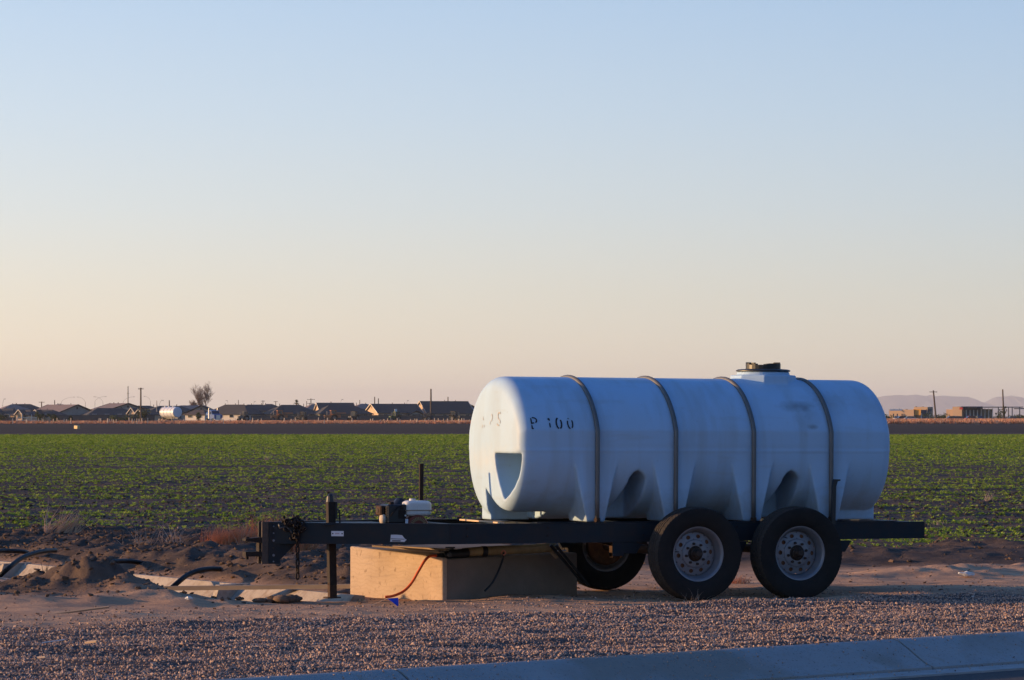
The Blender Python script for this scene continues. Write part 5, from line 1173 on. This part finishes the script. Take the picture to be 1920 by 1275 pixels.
for a in ((458,1000,1.0,20,'ty','dark grey tractor parked right of the cream walled house'),(522,1000,1.15,15,'to','orange lit harvester with raised boom, first from the left',True,True),(566,1005,1.0,-20,'td','dark tractor between the two orange harvesters'),
          (622,1000,1.15,15,'to','orange lit harvester with raised boom, second from the left',True,True),(663,1005,1.05,60,'td','dark tractor seen from the front with two bright lamps'),(741,1000,1.0,35,'tg','green tractor with a white square panel on top'),
          (802,1010,.9,-10,'td','dark low tractor left of the rounded machine'),(853,1005,1.05,150,'td','dark machine with large round wheels nearest the water tank')):
    t = tractor(*a)
    if a[4] == 'tg':
        mb = MB(); mb.box((-.2,-.05,2.8),(.6,.05,3.5)); obj('roof_panel', mb, M['sign'], t)
    if a[0] == 663:
        for dy in (-.3,.3): 
            mb = MB(); mb.cyl((-1.95,dy,1.25),(-2.0,dy,1.25),.16,n=10); obj('headlight', mb, M['chrome'], t)
# tanker trailer and blue truck
Y = 960; tk = empty('tanker_trailer', (gx(320,Y),Y,0), R(-50), 'white cylindrical tanker trailer parked before the dark roofs', 'tanker'); tk.scale = (1.15,1.15,1.1)
mb = MB(); mb.lathe([(0,-3.0),(1.1,-2.97),(1.3,-2.8),(1.33,0),(1.3,2.8),(1.1,2.97),(0,3.0)],'x',28,(0,0,2.3)); obj('tanker_body', mb, M['truckwhite'], tk, smooth=35)
for x in (-2.6,-1.2,.2,1.6):
    mb = MB(); mb.lathe([(1.345,-.06),(1.37,-.06),(1.37,.06),(1.345,.06)],'x',28,(x,0,2.3),closed=True); obj('tanker_ring', mb, M['truckwhite'], tk)
for x in (-2.2,-.6,1.2): 
    mb = MB(); mb.cyl((x,0,3.55),(x,0,3.82),.3,n=12); obj('hatch', mb, M['truckwhite'], tk)
mb = MB(); mb.box((-3.7,-.5,.75),(3.7,.5,1.0)); mb.box((1.8,-1.0,.0),(2.0,-.8,1.0)); mb.box((1.8,.8,.0),(2.0,1.0,1.0)); obj('chassis', mb, M['ty'], tk)
for x in (-3.0,-1.9): 
    for y in (-.9,.9): wheel_far(tk,x,y,.5,.45)
Y = 950; bt = empty('truck_cab', (gx(402,Y),Y,0), R(-62), 'blue lorry cab parked between the two cream walls', 'truck')
mb = MB(); mb.prism([(-2.0,.7),(2.6,.7),(2.6,1.9),(1.0,2.05),(.6,3.0),(-2.0,3.2)],-1.15,1.15,'xz'); o = obj('cab', mb, M['truckblue'], bt); bv = o.modifiers.new('b','BEVEL'); bv.width = .1
mb = MB(); mb.prism([(.96,2.12),(.99,2.12),(.64,2.92),(.61,2.92)],-1.0,1.0,'xz'); mb.box((-.3,-1.17,2.0),(.5,-1.155,2.7)); obj('windscreen', mb, M['glass'], bt)
mb = MB(); mb.box((2.605,-.6,.8),(2.64,.6,1.8)); mb.box((2.6,-1.2,.45),(2.85,1.2,.75)); obj('grille', mb, M['chrome'], bt)
for y in (-1.25,1.25): 
    mb = MB(); mb.cyl((-.9,y,.8),(-.9,y,3.7),.1,n=8); obj('exhaust', mb, M['chrome'], bt); wheel_far(bt,1.7,y*.8,.5,.35); wheel_far(bt,-2.6,y*.8,.5,.45)
mb = MB(); mb.box((-4.2,-.5,.7),(-2.0,.5,1.0)); obj('chassis', mb, M['ty'], bt)
mb = MB(); mb.lathe([(0,-1.0),(.7,-.95),(.8,-.8),(.8,.8),(.7,.95),(0,1.0)],'x',18,(-3.3,0,1.9)); obj('rear_tank', mb, M['truckblue'], bt, smooth=35)
# yellow bale box on the fallow strip
Y = 418; mb = MB(); mb.box((-.30,-.22,.0),(.30,.22,.40)); o = obj('yellow_crate', mb, mat('yellow_paint',(.75,.55,.25),.6), loc=(gx(144,Y),Y,-.02), rot=(0,R(7),R(-38))); bv = o.modifiers.new('b','BEVEL'); bv.width = .03; tag(o, 'small pale yellow crate lying on the dark fallow strip', 'crate')
# stakes along the far edge
stk = MB(); stk.box((-.07,-.05,-.1),(.07,.05,1.05)); sm_ = stk.mesh('wood_stake'); sm_.materials.append(M['post'])
pxs = [24,31,47,50,72,78,81,100,107,120,125,133,186,189,202,205,210,213,218,242,248,252,257,261,266,277,298,345,347,370,374,395,415,419,431,441,474,484,490,533,546,550,554,597,608,614,628,660,695,699,713,720,727,733,745,750,770,778,782,797,804,815,822,832,839,848,861,866,870,880,1716,1742,1752,1768,1878,1899]
stake_n = {}
for i, px in enumerate(pxs):
    Y = 690+((i*37)%11)*14; o = link('wood_stake', sm_, None, loc=(gx(px,Y),Y,0), rot=(0,random.uniform(-.03,.03),random.uniform(0,1))); h = random.uniform(.75,1.15); w_ = random.uniform(.7,1.3); o.scale = (w_,w_,h)
    LM = ((60,'before the leftmost porch railings'),(140,'before the second porch and big grey gable'),(250,'between the big grey gable and the wooden pole'),(290,'below the two bright orange gables'),(355,'below the white tanker'),(430,'below the blue lorry cab'),(500,'before the dark grey tractor'),(585,'before the first orange harvester'),(680,'before the second orange harvester'),(760,'before the green tractor'),(835,'around the tall wooden pole'),(1000,'close to the left end of the water tank'),(1800,'near the leaning power pole on the right'),(2000,'in front of the fuel station canopy'))
    seg = next(t_ for q_, t_ in LM if px < q_); cnt_ = stake_n.get(seg,0); stake_n[seg] = cnt_+1
    tag(o, ('first','second','third','fourth','fifth','sixth','seventh','eighth','ninth','tenth','eleventh','twelfth')[cnt_]+' pale wooden stake from the left '+seg, 'stake', 'wooden stakes in the dry weeds')
# dry red weeds along the far edge, as one mass
def far_weeds(name, px0, px1, Y0, Y1, n, hmin, hmax, label, dens=None, m='redweed'):
    PX = rng.uniform(px0,px1,n); YY_ = rng.uniform(Y0,Y1,n); X = (PX-960)/FPX*YY_
    if dens: k = rng.random(n) < dens(PX); X, YY_ = X[k], YY_[k]
    n = len(X); h = rng.uniform(hmin,hmax,n)
    vs = []
    for s in range(4):
        r = random.Random(70+s); mb = MB()
        for k in range(16):
            a = r.uniform(0,6.28); d = Vector((math.cos(a)*.35,math.sin(a)*.35,r.uniform(.5,1))); q = Vector((-math.sin(a),math.cos(a),0))*.07; b0 = Vector((r.uniform(-.3,.3),r.uniform(-.3,.3),-.05)); mb.add([b0-q,b0+q,b0+d],[(0,1,2)])
        vs.append(mb.mesh('tuft',fix=False))
    return scatter(name, np.stack([X,YY_,0*X],1), np.stack([h*1.6,h*1.6,h],1), np.stack([0*h,0*h,rng.uniform(-3,3,n)],1), vs, M[m], label)
far_weeds('dry_weeds', -160, 900, 690, 860, 16000, .25, .75, 'band of dry reddish weeds before the houses', lambda p: np.where(p < 330,.18,np.where(p<500,.6,1.0)))
far_weeds('dry_weeds', 1600, 2080, 700, 920, 14000, .4, 1.15, 'band of taller dry orange weeds before the stores')
bush(308,790,.3,2.2,.6,'low dark reddish brush pile below the white tanker',31,400,'redweed','brush pile','brush_pile',.2)
# stores on the right
Y = 1180.; sh = empty('store_building', (gx(1705,Y),Y,0), 0, 'flat roofed tan store building with orange front at right', 'store')
def sb(nm, x0,x1,y0,y1,z0,z1,m,par=sh):
    if m in ('shop','shoporange') or nm == 'red_sign':   # these walls are turned towards the evening sun
        c = (x0+x1)/2; hw = (x1-x0)/2/math.cos(R(28)); mb = MB(); mb.box((-hw,0,z0),(hw,min(y1-y0,5),z1)); return obj(nm, mb, M[m], par, loc=(c,y0-(3 if nm=='red_sign' else 0)-(0 if m=='shop' else 1.2),0), rot=(0,0,R(-28)))
    mb = MB(); mb.box((x0,y0,z0),(x1,y1,z1)); return obj(nm, mb, M[m], par)
sc_ = Y/FPX
sb('wall',(1668-1705)*sc_,(1712-1705)*sc_,0,12,0,zt(768,Y),'shop'); sb('parapet',(1668-1705)*sc_,(1692-1705)*sc_,-.1,-.01,zt(769.5,Y)-.1,zt(768,Y)+.1,'sign'); sb('tower',(1714-1705)*sc_,(1738-1705)*sc_,-.5,10,0,zt(763,Y),'shop')
sb('orange_front',(1711.5-1705)*sc_,(1725-1705)*sc_,-.75,-.52,1.8,zt(767,Y),'shoporange'); sb('sign',(1728-1705)*sc_,(1736-1705)*sc_,-.62,-.52,zt(765.5,Y),zt(764.3,Y),'sign'); sb('shop_front',(1726-1705)*sc_,(1740-1705)*sc_,-1.5,-.76,.2,zt(768.5,Y),'shopblue')
sb('canopy',(1736-1705)*sc_,(1746-1705)*sc_,-1.5,8,zt(770,Y),zt(767,Y),'shopblue'); sb('shop_column',(1743-1705)*sc_,(1745-1705)*sc_,-1.5,-1.0,0,zt(770,Y),'shopblue')
for px in (1726,1742): sb('shop_column',(px-1705)*sc_,(px+1.2-1705)*sc_,-1.9,-1.52,0,zt(775,Y),'sign')
for a_ in ((1676,1679,769,767),(1686,1688,768.5,766.5),(1699,1703,768.5,767),(1717,1720,763.5,761.8),(1730,1733,763.5,762.2)): sb('roof_unit',(a_[0]-1705)*sc_,(a_[1]-1705)*sc_,1,2.5,zt(a_[2],Y),zt(a_[3],Y),'wallgrey')
for px in (1674,1681,1690,1697,1706): sb('shop_door',(px-1705)*sc_,(px+2.2-1705)*sc_,-.5-(px-1668)*.0,-.3,.2,2.3,'glass')
Y = 1120.; sc_ = Y/FPX; st = empty('fuel_station', (gx(1820,Y),Y,0), 0, 'fuel station shop with long thin flat canopy at the right edge', 'fuel station')
q = lambda px: (px-1820)*sc_
sb('wall',q(1776),q(1788),2,12,0,zt(767.5,Y),'shop',st); sb('tower',q(1786.5),q(1803),0,12,0,zt(762.5,Y),'shop',st); sb('red_sign',q(1796),q(1801.5),-.12,-.01,zt(768,Y),zt(764,Y),'carred',st)
sb('shop_front',q(1803),q(1843),.5,12,0,zt(762,Y),'shopblue',st); sb('sign',q(1815),q(1831),.36,.48,zt(765.2,Y),zt(763,Y),'sign',st); sb('canopy',q(1800),q(1916),-3,5,zt(764.2,Y),zt(762.6,Y),'shopblue',st); sb('canopy',q(1905),q(1960),-5,5,zt(767,Y),zt(765.3,Y),'shopblue',st)
sb('glazing',q(1843.2),q(1861),.6,6,.8,zt(767,Y),'glass',st)
for px in (1805,1812,1819,1826,1833,1840,1847,1854,1861): sb('shop_column',q(px-.6),q(px+.6),.1,.45,0,zt(768.5,Y) if px < 1840 else zt(766,Y),'sign',st)
for px in (1872,1884,1891,1898,1912,1925): sb('canopy_column',q(px-.7),q(px+.7),0,.3,0,zt(764.3,Y),'shopblue',st)
# cars on the right
def car(px, Y, m, yaw, label):
    c = empty('parked_car', (gx(px,Y),Y,0), R(yaw), label, 'car', 'cars parked before the stores'); mb = MB(); mb.prism([(-2.1,.35),(2.1,.35),(2.15,.8),(1.2,.95),(-1.9,1.0),(-2.15,.8)],-.85,.85,'xz'); o = obj('body', mb, M[m], c); bv = o.modifiers.new('b','BEVEL'); bv.width = .08
    mb = MB(); mb.prism([(-1.7,.98),(1.1,.94),(.5,1.42),(-1.2,1.45)],-.72,.72,'xz'); obj('windows', mb, M['glass'], c); mb = MB(); mb.prism([(-1.2,1.452),(.5,1.422),(.4,1.49),(-1.1,1.52)],-.7,.7,'xz'); obj('roof', mb, M[m], c)
    for x in (-1.35,1.35):
        for y in (-.8,.8): wheel_far(c,x,y,.33,.22)
    return c
for a in ((1823,960,'carred',10,'red car parked before the fuel station shop'),(1835,965,'cargrey',100,'dark car seen end on beside the red car'),(1787,1000,'cargrey',5,'grey car parked left of the fuel station shop'),(1799,1005,'cargrey',8,'second grey car by the tan shop wall'),
          (1694,1010,'cargrey',5,'dark car parked before the tan store wall'),(1709,1005,'carwhite',0,'pale car parked before the orange store front'),(1681,1020,'carwhite',90,'pale car by the left end of the tan store'),(1902,1030,'cargrey',0,'grey car under the fuel station canopy')): car(*a)
# sign drum on fallow, mountains
def ridge(name, Y, prof, depth=2500):
    V = []; F = []; n = len(prof); rr = np.random.default_rng(5); cols = 6
    for i, (px, py) in enumerate(prof):
        x = gx(px,Y); z = max(0,zt(py,Y))
        for j in range(cols):
            t = j/(cols-1); V.append((x+ (rr.random()-.5)*60*(0 < j < cols-1), Y-depth*(1-t), z*t**1.3*(1+.12*(rr.random()-.5)*(0<j<cols-1)) - 3*(j == 0)))
        V.append((x, Y+depth, -3))
    c = cols+1
    for i in range(n-1):
        for j in range(c-1): F.append((i*c+j,(i+1)*c+j,(i+1)*c+j+1,i*c+j+1))
    mb = MB(); mb.add(V,F); o = obj(name, mb, M['hill'], smooth=False); tag(o, kind='structure')
ridge('mountains', 30000, [(1480,779),(1540,770),(1600,757),(1640,746),(1660,742),(1685,740.5),(1700,741.5),(1718,739.5),(1728,741.5),(1736,742.5),(1745,740),(1755,743),(1768,741.5),(1785,743),(1800,743.5),(1815,744),(1828,748),(1840,753),(1846,757),(1856,762),(1880,768),(1950,775)])
ridge('mountains', 32500, [(1790,778),(1825,764),(1840,757),(1849,754),(1858,748),(1866,744.5),(1876,743.5),(1888,743),(1897,741.5),(1904,743),(1915,744.5),(1925,748),(1960,744),(2010,750),(2080,760),(2160,776)])
# haze
hz = MB(); hz.box((-16000,-600,-4),(16000,36500,250)); hm = bpy.data.materials.new('haze'); hm.use_nodes = True; t = hm.node_tree; t.nodes.remove(t.nodes['Principled BSDF']); pvn = t.nodes.new('ShaderNodeVolumePrincipled'); pvn.inputs['Density'].default_value = 4.2e-5; pvn.inputs['Color'].default_value = (.95,.97,1,1); pvn.inputs['Anisotropy'].default_value = .2
t.links.new(pvn.outputs[0], t.nodes['Material Output'].inputs['Volume']); o = obj('haze', hz, hm); tag(o, 'thin pale evening haze over the plain', kind='stuff')
